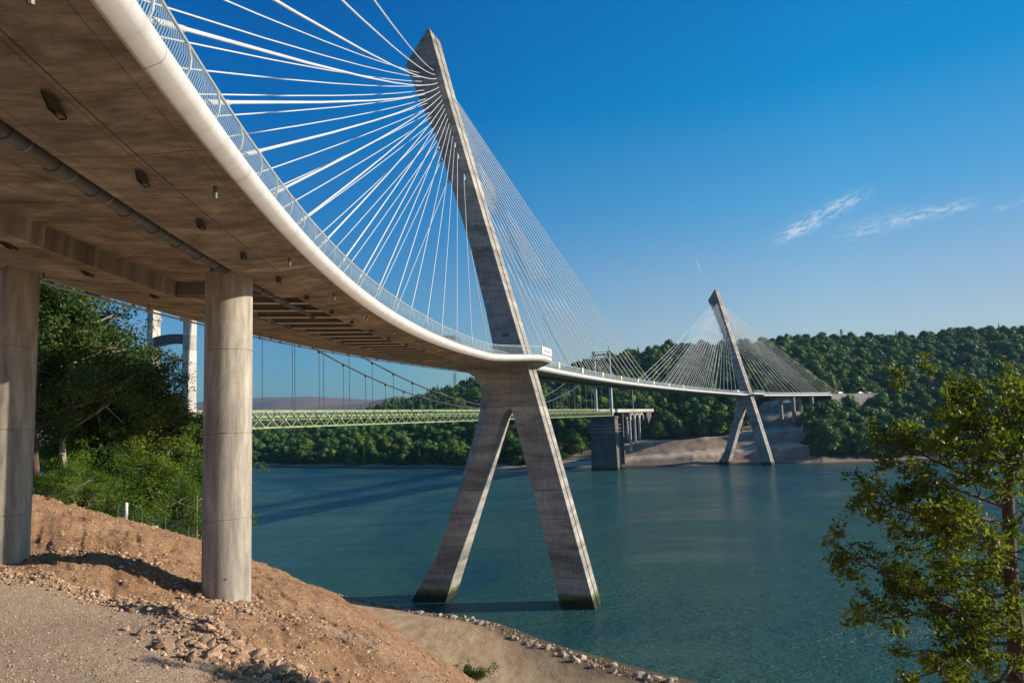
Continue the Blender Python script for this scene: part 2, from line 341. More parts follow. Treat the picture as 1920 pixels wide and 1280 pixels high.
def _rbf_fit():
    P = NP_[:, :2] / 50; n = len(P); D = ((P[:, None] - P[None]) ** 2).sum(-1)
    A = np.zeros((n + 3, n + 3)); A[:n, :n] = _tps(D) + 2e-4 * np.eye(n); A[:n, n] = 1; A[:n, n + 1:] = P; A[n, :n] = 1; A[n + 1:, :n] = P.T
    return np.linalg.solve(A, np.concatenate([NP_[:, 2], [0, 0, 0]]))
W_ = _rbf_fit()
def near_h(x, y):
    x = np.asarray(x, float); y = np.asarray(y, float); sh = x.shape; x = x.ravel() / 50; y = y.ravel() / 50; n = len(NP_)
    o = W_[n] + W_[n + 1] * x + W_[n + 2] * y
    for i in range(n): o += W_[i] * _tps((x - NP_[i, 0] / 50) ** 2 + (y - NP_[i, 1] / 50) ** 2)
    return o.reshape(sh)
# far side, as heights along sight azimuths a = x/y
AS = [-2, -.635, -.488, -.36, -.196, .009, .067, .169, .242, .29, .34, .385, .42, .461, .57, .694, 2]
YS = [1500, 756, 601, 498, 437, 385, 383, 378, 366, 374, 374, 362, 352, 352, 357, 351, 330]
AR = [-2, -.364, -.298, -.239, -.194, -.165, -.12, -.083, -.046, -.001, .065, .095, .125, .155, .178, .208, .23, .252, .289, .327, .364, .401, .446, .475, .55, .587, .624, .662, .688, .714, .774, 2]
YR = [1600, 900, 900, 900, 900, 900, 900, 900, 830, 800, 780, 740, 720, 720, 720, 720, 720, 720, 720, 720, 720, 720, 720, 720, 720, 720, 720, 720, 720, 720, 720, 720]
ZR = [25, 15.4, 22, 29.4, 37.3, 43.1, 53, 61.8, 62.9, 66.5, 70.6, 73.6, 75.1, 77.5, 81.3, 87, 88.1, 85.9, 84, 85.8, 88.1, 88.3, 88.8, 89.1, 87.9, 89.1, 90.9, 92.7, 93.7, 90.4, 96.5, 110]
#   height of the first slope: (a, Y2, z2)
A2 = [-2, -.36, -.196, .009, .067, .169, .242, .319, .377, .41, .45, .55, .7, 2]
Y2 = [1300, 590, 540, 470, 440, 450, 455, 462, 447, 440, 440, 450, 450, 420]
Z2 = [16, 13, 14, 14, 13, 20, 22, 30, 31.5, 28, 25, 24, 24, 24]
def far_h(x, y):
    a = x / np.maximum(y, 1); ys = np.interp(a, AS, YS); yr = np.interp(a, AR, YR); zr = np.interp(a, AR, ZR) + 2.2; y2 = np.interp(a, A2, Y2); z2 = np.interp(a, A2, Z2)
    t = (y - ys) / np.maximum(y2 - ys, 1)
    bench = z2 * (np.clip(t, -2, 1) ** 1.0)
    beach = np.minimum((y - ys) * .16, 2.5)
    z = np.where(y < ys, np.maximum((y - ys) * .2, -4.5), np.where(y < y2, np.minimum(beach, 2.5) + np.maximum(bench - 2.5, 0) * 1.0, 0))
    u = np.clip((y - y2) / (yr - y2), 0, 1); hill = z2 + (zr - z2) * (u ** .85)
    z = np.where(y >= y2, hill, z)
    site = (y < y2) & (a > .05) & (a < .41) & (z > 2.4)
    ph = (z - 22 * (a - .2)) / 8.0
    z = np.where(site, z + 1.15 * np.sin(2 * np.pi * ph) * np.clip((z - 2.4) / 2, 0, 1) * np.clip((y2 - y) / 10, 0, 1), z)
    z = np.where(y > yr, zr - (y - yr) * .05, z)
    far = 20 + 40 * fbm(x / 900, y / 900, 3, 5)
    z = np.where(y > yr, np.maximum(z, np.minimum(far, zr - 10)), z)
    return z
def moor_h(x, y):
    a = x / np.maximum(y, 1)
    m1 = np.interp(a, [-.9, -.56, -.42, -.364, -.334, -.29, -.25, -.20, -.17, -.12, 0, .3], [190, 200, 222, 232, 236, 226, 208, 190, 184, 190, 120, 90])
    b1 = np.exp(-((y - 5200) / 900) ** 2)
    m2 = np.interp(a, [-.9, -.4, -.356, -.253, -.20, -.16, 0], [120, 105, 112, 118, 128, 150, 100]); b2 = np.exp(-((y - 3600) / 500) ** 2)
    return np.maximum((m1 + 22 * fbm(x / 420, y / 420, 3, 41)) * b1, (m2 + 12 * fbm(x / 300, y / 300, 3, 43)) * b2)
def height(x, y):
    x = np.asarray(x, float); y = np.asarray(y, float)
    r = np.hypot(x, y); zn = near_h(np.clip(x, -150, 120), np.clip(y, -80, 200))
    zf = far_h(x, np.maximum(y, 1))
    wgt = np.clip((y - 175) / 25, 0, 1)
    z = zn * (1 - wgt) + zf * wgt
    z = np.where(y > 2000, np.maximum(z, moor_h(x, y)), z)
    return z
def hpt(x, y): return float(height(np.array([x]), np.array([y]))[0])

# polar grid about the viewing place: fine near, coarse far
th = np.concatenate([np.linspace(-math.pi, -.80, 60, endpoint=False), np.linspace(-.80, .80, 1000), np.linspace(.80, math.pi, 61)[1:]])
rr_ = np.concatenate([[0.5], np.geomspace(2, 320, 560), np.linspace(322, 760, 150), np.geomspace(780, 9000, 90)])
TH, RR = np.meshgrid(th, rr_); X, Y = RR * np.sin(TH), RR * np.cos(TH)
Z = height(X, Y)
nearw = np.clip((140 - RR) / 80, 0, 1) * np.clip(Z / 1.5, 0, 1)
bench = np.clip((3.9 - Z) / .8, 0, 1) * nearw                       # the graded track by the water
rough_z = fbm(X / 2.6, Y / 2.6, 5, 3) * .36 + fbm(X / .45, Y / .45, 3, 9) * .15 + .10 * np.maximum(vnoise(X / .22, Y / .22, 31), 0)
plat = np.clip((np.interp(X, [-40, -17, -13.9, -12.6, -10.6, -8.8, -8.1, -7.2, -6.4, -5], [25, 23.8, 23.9, 23.4, 22.2, 20.8, 19.6, 17.6, 14, 8]) + .5 * vnoise(X / .7, Y / .7, 2) - Y) / .5, 0, 1) * (Y > 0) * (X < -3)   # levelled gravel platform
Z += nearw * rough_z * (1 - .85 * bench) * (1 - .75 * plat)
farw = np.clip((Y - 330) / 40, 0, 1) * np.clip(Z / 2, 0, 1) * (Y < 900)
Z += farw * (fbm(X / 12, Y / 12, 4, 11) * 1.3)
# small step of spoil along the edge of the gravel platform
edge = [(-16.6, 23.6), (-13.9, 23.9), (-12.6, 23.4), (-10.6, 22.2), (-8.8, 20.8), (-8.0, 19.8)]
def seg_d(X, Y, pl):
    d = np.full(X.shape, 1e9)
    for (x0, y0), (x1, y1) in zip(pl[:-1], pl[1:]):
        t = np.clip(((X - x0) * (x1 - x0) + (Y - y0) * (y1 - y0)) / ((x1 - x0) ** 2 + (y1 - y0) ** 2), 0, 1)
        d = np.minimum(d, np.hypot(X - x0 - t * (x1 - x0), Y - y0 - t * (y1 - y0)))
    return d
Z -= nearw * (1 - bench) * (1 - plat) * .10 * np.clip(fbm((X + .55 * Y) / .55, (Y - .55 * X) / 5.0, 3, 77) * 2.2, 0, 1)      # rills down the slope
Z += .26 * np.exp(-(seg_d(X, Y, edge) / .35) ** 2) * (1 + 1.2 * vnoise(X / .5, Y / .5, 8))
Z += .30 * np.exp(-(seg_d(X, Y, [(-8.9, 19.9), (-7.2, 19.0), (-5.3, 18.3)]) / 1.0) ** 2) * (1 + .3 * vnoise(X / .5, Y / .5, 18))
nr, na = X.shape
vs = np.stack([X, Y, Z], -1).reshape(-1, 3)
i0 = (np.arange(nr - 1)[:, None] * na + np.arange(na - 1)[None]).ravel()
gf = np.stack([i0, i0 + 1, i0 + na + 1, i0 + na], 1)
def ground_mat():
    m, Nn, Ll, b = M('soil_gravel_and_turf')
    def attr(n): a = Nn.new('ShaderNodeAttribute'); a.attribute_name = n; return a.outputs['Fac']
    g = Nn.new('ShaderNodeNewGeometry'); pos = g.outputs['Position']
    n1 = noise_n(Nn, Ll, .35, 6, .65, pos, dist=.3); n2 = noise_n(Nn, Ll, 3.2, 6, .75, pos); n3 = noise_n(Nn, Ll, 16, 4, .8, pos); n4 = noise_n(Nn, Ll, 55, 2, .7, pos)
    soil = ramp_n(Nn, Ll, n1.outputs[0], [(.3, (.36, .20, .105)), (.5, (.50, .30, .165)), (.7, (.58, .38, .23))])
    soil = mixc(Nn, Ll, .7, soil.outputs[0], ramp_n(Nn, Ll, n2.outputs[0], [(.34, (.55, .50, .45)), (.66, (1.15, 1.15, 1.15))]).outputs[0], 'MULTIPLY')
    soil = mixc(Nn, Ll, .6, soil.outputs[0], ramp_n(Nn, Ll, n3.outputs[0], [(.38, (.5, .48, .45)), (.6, (1.2, 1.2, 1.2))]).outputs[0], 'MULTIPLY')
    grav = ramp_n(Nn, Ll, n3.outputs[0], [(.36, (.34, .24, .155)), (.52, (.52, .39, .27)), (.66, (.66, .52, .38))])
    grav = mixc(Nn, Ll, .5, grav.outputs[0], ramp_n(Nn, Ll, n1.outputs[0], [(.3, (.8, .78, .74)), (.7, (1.1, 1.1, 1.1))]).outputs[0], 'MULTIPLY')
    trk = noise_n(Nn, Ll, .5, 6, .7, pos, (1.6, .35, 1)); track = ramp_n(Nn, Ll, trk.outputs[0], [(.35, (.36, .235, .135)), (.52, (.50, .35, .21)), (.68, (.58, .43, .28))])
    track = mixc(Nn, Ll, .4, track.outputs[0], ramp_n(Nn, Ll, n3.outputs[0], [(.35, (.65,) * 3), (.6, (1.1,) * 3)]).outputs[0], 'MULTIPLY')
    c = mixc(Nn, Ll, attr('gravel'), soil.outputs[0], grav.outputs[0]); c = mixc(Nn, Ll, attr('track'), c.outputs[0], track.outputs[0])
    nf = noise_n(Nn, Ll, .08, 6, .7, pos)
    bank = ramp_n(Nn, Ll, nf.outputs[0], [(.3, (.20, .14, .10)), (.5, (.30, .22, .155)), (.7, (.42, .33, .24))]); bank = mixc(Nn, Ll, .5, bank.outputs[0], ramp_n(Nn, Ll, noise_n(Nn, Ll, .5, 6, .75, pos).outputs[0], [(.35, (.5,) * 3), (.62, (1.15,) * 3)]).outputs[0], 'MULTIPLY'); bank = mixc(Nn, Ll, attr('path'), bank.outputs[0], (.50, .42, .32)); c = mixc(Nn, Ll, attr('bank'), c.outputs[0], bank.outputs[0])
    wood = ramp_n(Nn, Ll, n2.outputs[0], [(.3, (.022, .045, .012)), (.7, (.045, .08, .022))]); c = mixc(Nn, Ll, attr('wood'), c.outputs[0], wood.outputs[0])
    nm = noise_n(Nn, Ll, .002, 5, .6, pos); moor = ramp_n(Nn, Ll, nm.outputs[0], [(.35, (.10, .10, .06)), (.5, (.20, .13, .09)), (.65, (.12, .13, .07))]); c = mixc(Nn, Ll, attr('moor'), c.outputs[0], moor.outputs[0])
    sx = Nn.new('ShaderNodeSeparateXYZ'); Ll.new(pos, sx.inputs[0]); wet = Nn.new('ShaderNodeMapRange'); wet.inputs[1].default_value = .55; wet.inputs[2].default_value = .15; Ll.new(math_n(Nn, Ll, 'ADD', sx.outputs[2], math_n(Nn, Ll, 'MULTIPLY', n2.outputs[0], -.4)), wet.inputs[0])
    c = mixc(Nn, Ll, math_n(Nn, Ll, 'MULTIPLY', wet.outputs[0], .8), c.outputs[0], (.045, .042, .025))
    Ll.new(c.outputs[0], b.inputs['Base Color']); b.inputs['Roughness'].default_value = .95; b.inputs['Specular IOR Level'].default_value = .2
    h = math_n(Nn, Ll, 'ADD', math_n(Nn, Ll, 'MULTIPLY', n3.outputs[0], 1.0), math_n(Nn, Ll, 'ADD', math_n(Nn, Ll, 'MULTIPLY', n2.outputs[0], 2.2), math_n(Nn, Ll, 'MULTIPLY', n4.outputs[0], .35)))
    bump_n(Nn, Ll, b, h, .9, .10)
    return m
ground = mesh_np('ground', vs, gf, ground_mat(), smooth=True); tag(ground, kind='structure')
def setattr_f(o, name, arr):
    a = o.data.attributes.new(name, 'FLOAT', 'POINT'); a.data.foreach_set('value', np.ascontiguousarray(arr, np.float32).ravel())
FA = X / np.maximum(Y, 1); isfar = (Y > 300)
# extent of the bare building site on the far bank (depth up to which nothing grows)
BA = [-2, .03, .05, .069, .12, .172, .20, .245, .30, .325, .345, .377, .395, .402, .405, 2]
BY = [0, 0, 392, 404, 414, 421, 419, 414, 414, 440, 458, 458, 450, 430, 0, 0]
def bare_to(a): return np.interp(a, BA, BY)
pale = np.exp(-(seg_d(X, Y, [(-10.6, 26.2), (-9.3, 27.6), (-7.6, 27.6), (-5.4, 26.6), (-3.5, 25.2)]) / .75) ** 2) * np.clip(.55 + 2.2 * fbm(X / .8, Y / .8, 3, 61), 0, 1)
setattr_f(ground, 'gravel', np.maximum(plat, pale * .85))
setattr_f(ground, 'track', np.clip((3.9 - Z) / .7, 0, 1) * (Y < 200) * np.clip((X + 60) / 10, 0, 1))
bk = isfar & (Y < bare_to(FA)); beachm = isfar & (Y < np.interp(FA, AS, YS) + 11)
setattr_f(ground, 'bank', (bk | beachm).astype(float))
wd_near = (Y < 200) & (seg_d(X, Y, [(-30, 36), (-27, 45), (-25, 50), (-23.5, 56), (-26, 70)]) < 500) & (X < np.interp(Y, [0, 30, 42, 50, 57, 75, 100, 120], [-60, -33, -28.8, -25.5, -24.2, -27, -38, -60])) & (Z > 1)
setattr_f(ground, 'wood', ((isfar & (Y < 2000) & ~bk & ~beachm) | wd_near).astype(float))
setattr_f(ground, 'path', (bk & (np.cos(2 * np.pi * (Z - 22 * (FA - .2)) / 8.0) < -.72)).astype(float))
setattr_f(ground, 'moor', (Y > 2000).astype(float))

# water
def water_mat():
    m, Nn, Ll, b = M('river_water')
    g = Nn.new('ShaderNodeNewGeometry'); pos = g.outputs['Position']
    big = noise_n(Nn, Ll, .016, 4, .55, pos, (1, .55, 1), dist=1.2); big2 = noise_n(Nn, Ll, .05, 4, .6, pos, (.35, 1.3, 1), dist=.8)
    col = ramp_n(Nn, Ll, big.outputs[0], [(.36, (.042, .118, .085)), (.5, (.030, .098, .084)), (.64, (.010, .064, .090))])
    Ll.new(col.outputs[0], b.inputs['Base Color']); b.inputs['IOR'].default_value = 1.33
    mr = Nn.new('ShaderNodeMapRange'); mr.inputs[1].default_value = .35; mr.inputs[2].default_value = .65; mr.inputs[3].default_value = .07; mr.inputs[4].default_value = .24; Ll.new(big2.outputs[0], mr.inputs[0]); Ll.new(mr.outputs[0], b.inputs['Roughness'])
    w1 = noise_n(Nn, Ll, .9, 3, .6, pos, (.8, 1.5, 1)); w2 = noise_n(Nn, Ll, 3.2, 3, .6, pos, (.8, 1.4, 1)); w3 = noise_n(Nn, Ll, .25, 3, .6, pos, (.7, 1.6, 1), dist=.6)
    h = math_n(Nn, Ll, 'ADD', math_n(Nn, Ll, 'MULTIPLY', w1.outputs[0], .40), math_n(Nn, Ll, 'ADD', math_n(Nn, Ll, 'MULTIPLY', w2.outputs[0], .20), math_n(Nn, Ll, 'MULTIPLY', w3.outputs[0], .60)))
    amp = Nn.new('ShaderNodeMapRange'); amp.inputs[1].default_value = .3; amp.inputs[2].default_value = .7; amp.inputs[3].default_value = .45; amp.inputs[4].default_value = 1.3; Ll.new(big2.outputs[0], amp.inputs[0])
    bn = bump_n(Nn, Ll, b, h, .8, 1.3); Ll.new(math_n(Nn, Ll, 'MULTIPLY', amp.outputs[0], 1.0), bn.inputs['Strength'])
    return m
wr_ = np.array([(-3000, -200, 0), (2500, -200, 0), (2500, 3000, 0), (-3000, 3000, 0)], float)
water = mesh_np('water', wr_, [(0, 1, 2, 3)], water_mat()); tag(water, kind='structure')

# ------------------------------------------------------------------ new bridge: axis
PSI, K1, K2, K3, SB = 0.24763, .00464, .00127, .00508, -22.07
WR, WL, ZL = 4.43, -7.53, .37
P1 = Vector((-2.244, 110.727, 0)); P2 = Vector((115.733, 368.470, 0)); PS1, PS2 = .30778, .68659
def _axis():
    def seg(sg, n):
        s = 0.; h = PSI; x, y = P1.x, P1.y; o = []
        for i in range(n):
            o.append((s, x, y, h)); sm = s + sg * .5
            k = K2 + (K1 - K2) / (1 + math.exp((sm - SB) / 4)) + (K3 - K2) / (1 + math.exp(-(sm - (284 - SB)) / 4))
            hm = h + sg * k / 2; x += sg * math.sin(hm); y += sg * math.cos(hm); h += sg * k; s += sg
        return o
    return np.array(seg(-1, 146)[1:][::-1] + seg(1, 470))
AX = _axis()
def zlip(s): return 35.4717 - .00089 * s - 4.9e-5 * (s - 142) ** 2 + max(0, s - 284) / 100 * 1.8
def sstep(x, a, b): t = min(max((x - a) / (b - a), 0), 1); return t * t * (3 - 2 * t)
def balc(s):
    e = 0
    for c, f in ((0, 1), (284, -1)):
        u = (s - c) * f if c == 0 else -(s - c) * f - 0
        if c == 0: e = max(e, sstep(s, -23, -5) * (1 - sstep(s, -1, 7)))
        else: e = max(e, sstep(s, 277, 282) * (1 - sstep(s, 293, 311)))
    return e
def pt(s, v, z):
    """a point at distance s along the bridge, v to its right, z above the lip line"""
    x = np.interp(s, AX[:, 0], AX[:, 1]); y = np.interp(s, AX[:, 0], AX[:, 2]); h = np.interp(s, AX[:, 0], AX[:, 3])
    b = balc(s)
    return Vector((x + v * math.cos(h), y - v * math.sin(h), zlip(s) + ZL * (WR - v) / (WR - WL) * (1 if v < WR else 0) + .45 * b * max(0, (v - WL) / (WR - WL)) + z))
def fk(s): return 1 - .34 * (1 - sstep(s, -100, -52))
def wrs(s): return WR + 3.7 * balc(s)
S0, S1 = -122, 388
SL = []
s = S0
while s < S1: SL.append(s); s += .5 if s < -88 else (1.0 if (s < 20 or 270 < s < 312) else 2.5)
SL.append(S1)
def sweep(name, prof, slist, mat, parent, smooth=False, closed=True, caps=True, uvv=None):
    V = []; Fc = []; UV = []; n = None
    for s_ in slist:
        pr = prof(s_); n = len(pr); acc_ = 0; lastp = None
        for (v, z) in pr:
            if lastp is not None: acc_ += math.hypot(v - lastp[0], z - lastp[1])
            V.append(pt(s_, v, z)); UV.append((s_, v if uvv is None else acc_)); lastp = (v, z)
    m_ = n if closed else n - 1
    for i in range(len(slist) - 1):
        for j in range(m_):
            Fc.append((i * n + j, (i + 1) * n + j, (i + 1) * n + (j + 1) % n, i * n + (j + 1) % n))
    if closed and caps: Fc.append(tuple(range(n))); Fc.append(tuple((len(slist) - 1) * n + j for j in range(n))[::-1])
    return mesh_np(name, V, Fc, mat, parent, smooth, True, UV)
bridge = empty('cable_stayed_bridge'); tag(bridge, 'curved white-edged concrete road bridge hung on fans of white cables from two leaning pylons', 'bridge')
SR = -78.0
RL, RR2 = -3.3, 1.35                      # inner edges of the two concrete edge ribs
def recr(s): return RR2 + (0.8 if s > SR else 0)
def recl(s): return -3.35 if s <= SR else -2.45 - 1.3 * sstep(s, -52, -26)
def prof_slab(up):
    def f(s):
        r = wrs(s); a, c = recr(s), recl(s); upf = lambda q: up - (up + .24) * max(sstep(q, -25, -22) * (1 - sstep(q, 14, 17)), sstep(q, 267, 270) * (1 - sstep(q, 306, 309)))
        return [(r, 0.0), (r, .86 * fk(s)), (WL, .86), (WL, .05), (WL + .8, -.12), (WL + 2.2, -.25), (c - .06, -.28), (c, upf(s)), (a, upf(s)), (a + .06, -.28), (r - 1.6, -.22), (r - .5, -.05)]
    return f
sweep('deck_slab', prof_slab(.42), [x for x in SL if x <= SR], m_soffit, bridge)
sweep('deck_slab', prof_slab(.66), [SR + .01] + [x for x in SL if x > SR], m_soffit, bridge)
def prof_fr(s):
    r = wrs(s); k_ = fk(s)
    return [(r - .03, -.02)] + [(r + v * k_, z * k_) for v, z in ((.0, -.03), (.04, -.01), (.36, .15), (.45, .27), (.49, .42), (.47, .58), (.39, .72), (.24, .83), (.0, .88))] + [(r - .25, .88 * k_)]
sweep('edge_fascia', prof_fr, SL, m_fascia, bridge, True, uvv=1)
sweep('edge_fascia', lambda s: [(WL + .02, -.04), (WL + .02, .98), (WL - .25, .98), (WL - .5, .8), (WL - .55, .5), (WL - .35, .15)], SL, m_fascia, bridge, uvv=1)
sweep('road_surface', lambda s: [(wrs(s) - .25, .864 * fk(s)), (wrs(s) - .25, .89 * fk(s)), (WL + .25, .89), (WL + .25, .864)], SL, m_asph, bridge)
# low concrete kerbs that carry the traffic barrier
sweep('kerb', lambda s: [(WR - 1.9, .89), (WR - 1.9, 1.22), (WR - 2.2, 1.22), (WR - 2.2, .89)], [x for x in SL], m_wall, bridge)
# floor beams in the open middle
def floor_beam(mb, s):
    if -25 < s < 17 or 267 < s < 309: return
    a, c = recl(s) + .03, recr(s) - .03; z0, z1 = -.20, .64
    ps = []
    for (ss, v, z) in ((s - .16, a, z0), (s + .16, a, z0), (s + .16, c, z0), (s - .16, c, z0), (s - .16, a, z0 + .06), (s + .16, a, z0 + .06), (s + .16, c, z0 + .06), (s - .16, c, z0 + .06)): ps.append(pt(ss, v, z))
    mb.add(ps, [(0, 3, 2, 1), (4, 5, 6, 7), (0, 1, 5, 4), (2, 3, 7, 6), (0, 4, 7, 3), (1, 2, 6, 5)])
    ps = [pt(ss, v, z) for (ss, v, z) in ((s - .03, a, z0 + .06), (s + .03, a, z0 + .06), (s + .03, c, z0 + .06), (s - .03, c, z0 + .06), (s - .03, a, z1), (s + .03, a, z1), (s + .03, c, z1), (s - .03, c, z1))]
    mb.add(ps, [(0, 1, 5, 4), (2, 3, 7, 6), (0, 4, 7, 3), (1, 2, 6, 5)])
s = SR + 2.6; k = 0; rest = MB()
while s < 380:
    if k < 22:
        b_ = MB(); floor_beam(b_, s)
        if b_.v:
            o_ = b_.build('floor_beam', [m_flange, m_beam], bridge)
            for p_ in o_.data.polygons: p_.material_index = 0 if p_.index < 6 else 1
    else: floor_beam(rest, s)
    s += 3.0; k += 1
tag(rest.build('floor_beam', m_beam, bridge), kind='stuff')
# end wall where the solid soffit stops, left rib upstand
b_ = MB(); ps = [pt(SR - .3, v, z) for v, z in ((recl(SR), -.2), (recr(SR), -.2), (recr(SR), .43), (recl(SR), .43))] + [pt(SR + .06, v, z) for v, z in ((recl(SR), -.2), (recr(SR), -.2), (recr(SR), .43), (recl(SR), .43))]
b_.add(ps, [(0, 3, 2, 1), (4, 5, 6, 7), (0, 1, 5, 4), (2, 3, 7, 6), (0, 4, 7, 3), (1, 2, 6, 5)]); b_.build('end_diaphragm', m_soffit, bridge)
# drain pipe hung along the soffit with straps and notches
pl = MB(); ss = [x for x in np.arange(-121, -70, 1.0)]; pl.tube([pt(x, RR2 - .42, -.10) for x in ss], .20, 14)
pipe = pl.build('drain_pipe', m_pipe, bridge, True)
for x in np.arange(-119, -71, 1.9):
    st = MB()
    st.tube([pt(x, RR2 - .42, -.10), pt(x + .035, RR2 - .42, -.10)], .215, 14, False); st.build('pipe_strap', m_strap, pipe)
    st = MB(); st.bar(pt(x, RR2 - .42, .08), pt(x, RR2 - .42, .42), .03); st.build('hanger_rod', m_strap, pipe)
    st = MB(); st.tube([pt(x + 1.2, RR2 - .42, -.10), pt(x + 1.28, RR2 - .42, -.10)], .235, 14); st.build('pipe_collar', m_pipe, pipe)
# cable anchorages under the ribs (right rib), recess shade painted as dark patches, and small drain stubs
def pocket(s, v, L_=1.25, wd_=.34, dep_=.07):
    b = MB(); o = []
    for (ss, vv, z) in ((s, v - wd_ * .2, 0), (s + L_ * .45, v + wd_ * .5, 0), (s + L_, v + wd_ * .5, 0), (s + L_ * .75, v - wd_ * .5, 0), (s + L_ * .35, v - wd_ * .5, 0)):
        o.append(pt(ss, vv, -.285))
    b.add(o, [(0, 1, 2, 3, 4)])
    i2 = MB()
    return b
m_pocket_shade = plain('painted_pocket_shade', (.035, .028, .022), .95, 0, .3, 3)  # dark colour stands in for the shade inside pockets that are not cut
for i, (sx_, c_) in enumerate([(q_, 2.65) for q_ in (-100.6, -96.6, -92.4, -88, -83.2, -78.2, -72.9, -67.8, -62.4, -56.8, -50.6, -44)] + [(q_, -4.3) for q_ in (-93, -89, -84.2, -78.5, -72.5, -66)]):
    b = MB()
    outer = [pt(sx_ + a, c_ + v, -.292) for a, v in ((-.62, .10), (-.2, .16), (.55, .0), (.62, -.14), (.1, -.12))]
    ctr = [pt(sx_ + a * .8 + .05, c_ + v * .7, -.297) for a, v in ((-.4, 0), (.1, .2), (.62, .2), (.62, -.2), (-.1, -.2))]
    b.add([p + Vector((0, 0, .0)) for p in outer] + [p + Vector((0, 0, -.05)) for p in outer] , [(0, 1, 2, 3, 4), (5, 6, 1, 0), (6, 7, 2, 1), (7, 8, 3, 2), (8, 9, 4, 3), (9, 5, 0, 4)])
    an = b.build('anchor_pocket', m_pocket_shade, bridge)
    b = MB(); b.box(pt(sx_ + .42, c_ - .05, -.32), (.10, .16, .05), Matrix.Rotation(.2, 3, 'Z')); b.build('anchor_plate', m_soffit, an)
for sx_ in np.arange(-104, 30, 8.7):
    b = MB(); b.tube([pt(sx_, WR - .55, -.05), pt(sx_, WR - .55, -.36)], .05, 8); b.build('drain_outlet', m_grey, bridge)
    b = MB(); b.tube([pt(sx_ + 3, WL + 1.3, -.05), pt(sx_ + 3, WL + 1.3, -.42)], .04, 8); b.build('drain_outlet', m_grey, bridge)
# service tube on brackets below the left edge
b = MB(); b.tube([pt(x, WL - .25, -.12) for x in np.arange(-110, 12, 2.)], .055, 8)
for x in np.arange(-108, 10, 4.0): b.box(pt(x, WL - .22, -.08), (.16, .16, .26))
b.build('edge_tube', m_rail, bridge)
# railings
def railing(side):
    e = (lambda s: wrs(s) + .12) if side > 0 else (lambda s: WL + .1)
    mb = MB(); sgn = 1 if side > 0 else -1
    prof = [(.05, .86), (.16, 1.1), (.19, 1.4), (.13, 1.75), (0.0, 2.0)]
    kf = (lambda s: fk(s)) if side > 0 else (lambda s: 1.)
    mb.tube([pt(s, e(s), 2.02 * kf(s)) for s in SL], .035, 8)
    if side > 0: mb.tube([pt(s, e(s) + .10 * kf(s), 1.86 * kf(s)) for s in SL], .018, 5)
    s = S0
    while s < S1:
        for (v0, z0), (v1, z1) in zip(prof[:-1], prof[1:]): mb.bar(pt(s, e(s) + sgn * v0 * kf(s), z0 * kf(s)), pt(s, e(s) + sgn * v1 * kf(s), z1 * kf(s)), .05, .035)
        s += 2.0
    return mb
o = railing(1).build('railing', m_rail, bridge)
mb = MB(); s = S0
V = []; Fq = []
def baluster(s, th_):
    base = wrs(s) + .12
    for (v0, z0), (v1, z1) in zip([(.05, .86), (.18, 1.25), (.15, 1.65)], [(.18, 1.25), (.15, 1.65), (0.0, 2.0)]):
        k2_ = fk(s); a, b2 = pt(s, base + v0 * k2_, z0 * k2_), pt(s, base + v1 * k2_, z1 * k2_); c2, d2 = pt(s + th_, base + v1 * k2_, z1 * k2_), pt(s + th_, base + v0 * k2_, z0 * k2_)
        n_ = len(V); V.extend([a, b2, c2, d2]); Fq.append((n_, n_ + 1, n_ + 2, n_ + 3))
while s < S1:
    st_ = .105 if s < -70 else (.17 if s < 10 else (.45 if s < 200 else .8))
    baluster(s, .05 if s < -70 else (.075 if s < 10 else .22)); s += st_
mesh_np('baluster_infill', V, Fq, m_mesh, o)
o2 = railing(-1).build('railing', m_rail, bridge)
# traffic barrier behind the kerb
b = MB(); b.tube([pt(s, WR - 2.05, 1.75) for s in SL], .06, 6); b.tube([pt(s, WR - 2.05, 1.45) for s in SL], .05, 6)
for s in np.arange(S0, S1, 3): b.box(pt(s, WR - 2.05, 1.45), (.1, .1, .55))
b.build('traffic_barrier', m_rail, bridge)

# ------------------------------------------------------------------ pylons
LEFT = [(-7, -18.9, -18.9), (-1, -15.0, -15.0), (0, -14.3, -14.3), (3.2, -12.2, -12.25), (6.4, -10.1, -10.36), (12.1, -7.9, -8.45), (19.5, -4.2, -5.75), (25.8, -2.1, -3.6), (29.4, -.95, -2.72), (31.4, -.6, -2.68), (32.5, -.5, -2.97), (33.4, -.42, -3.6), (34.2, -.33, -4.8), (34.75, -.28, -7.0), (34.9, -.25, -7.0),
        (35.05, -.2, -.35), (38.6, -.1, -.12), (39.4, -.28, -.30), (43.5, -1.0, -1.05), (47.7, -1.92, -1.98), (53.5, -3.2, -3.3), (56.4, -4.0, -4.1), (63.6, -6.05, -6.15), (71, -8.25, -8.35), (78, -10.98, -11.05), (85.16, -13.7, -13.75), (90.75, -9.5, -9.5)]
RIGHT = [(90.3, -9.25), (78, -6.2), (60, -1.45), (41.6, 3.45), (35.4, 5.15), (25.7, 7.6), (21.7, 8.62), (10, 11.5), (0, 13.93), (-1, 14.2), (-7, 15.8)]
ARCH = [(-7, 10.85), (-1, 9.3), (0, 9.0), (6, 7.8), (15, 5.85), (21.8, 4.15), (25.7, 3.25), (27.2, 2.92), (28.1, 2.65), (28.5, 2.3), (27.9, 1.5), (27.0, .98), (25.8, .55), (21.9, -.86), (16.6, -2.77), (10.6, -4.93), (5, -6.95), (0, -8.76), (-1, -9.1), (-7, -11.3)]
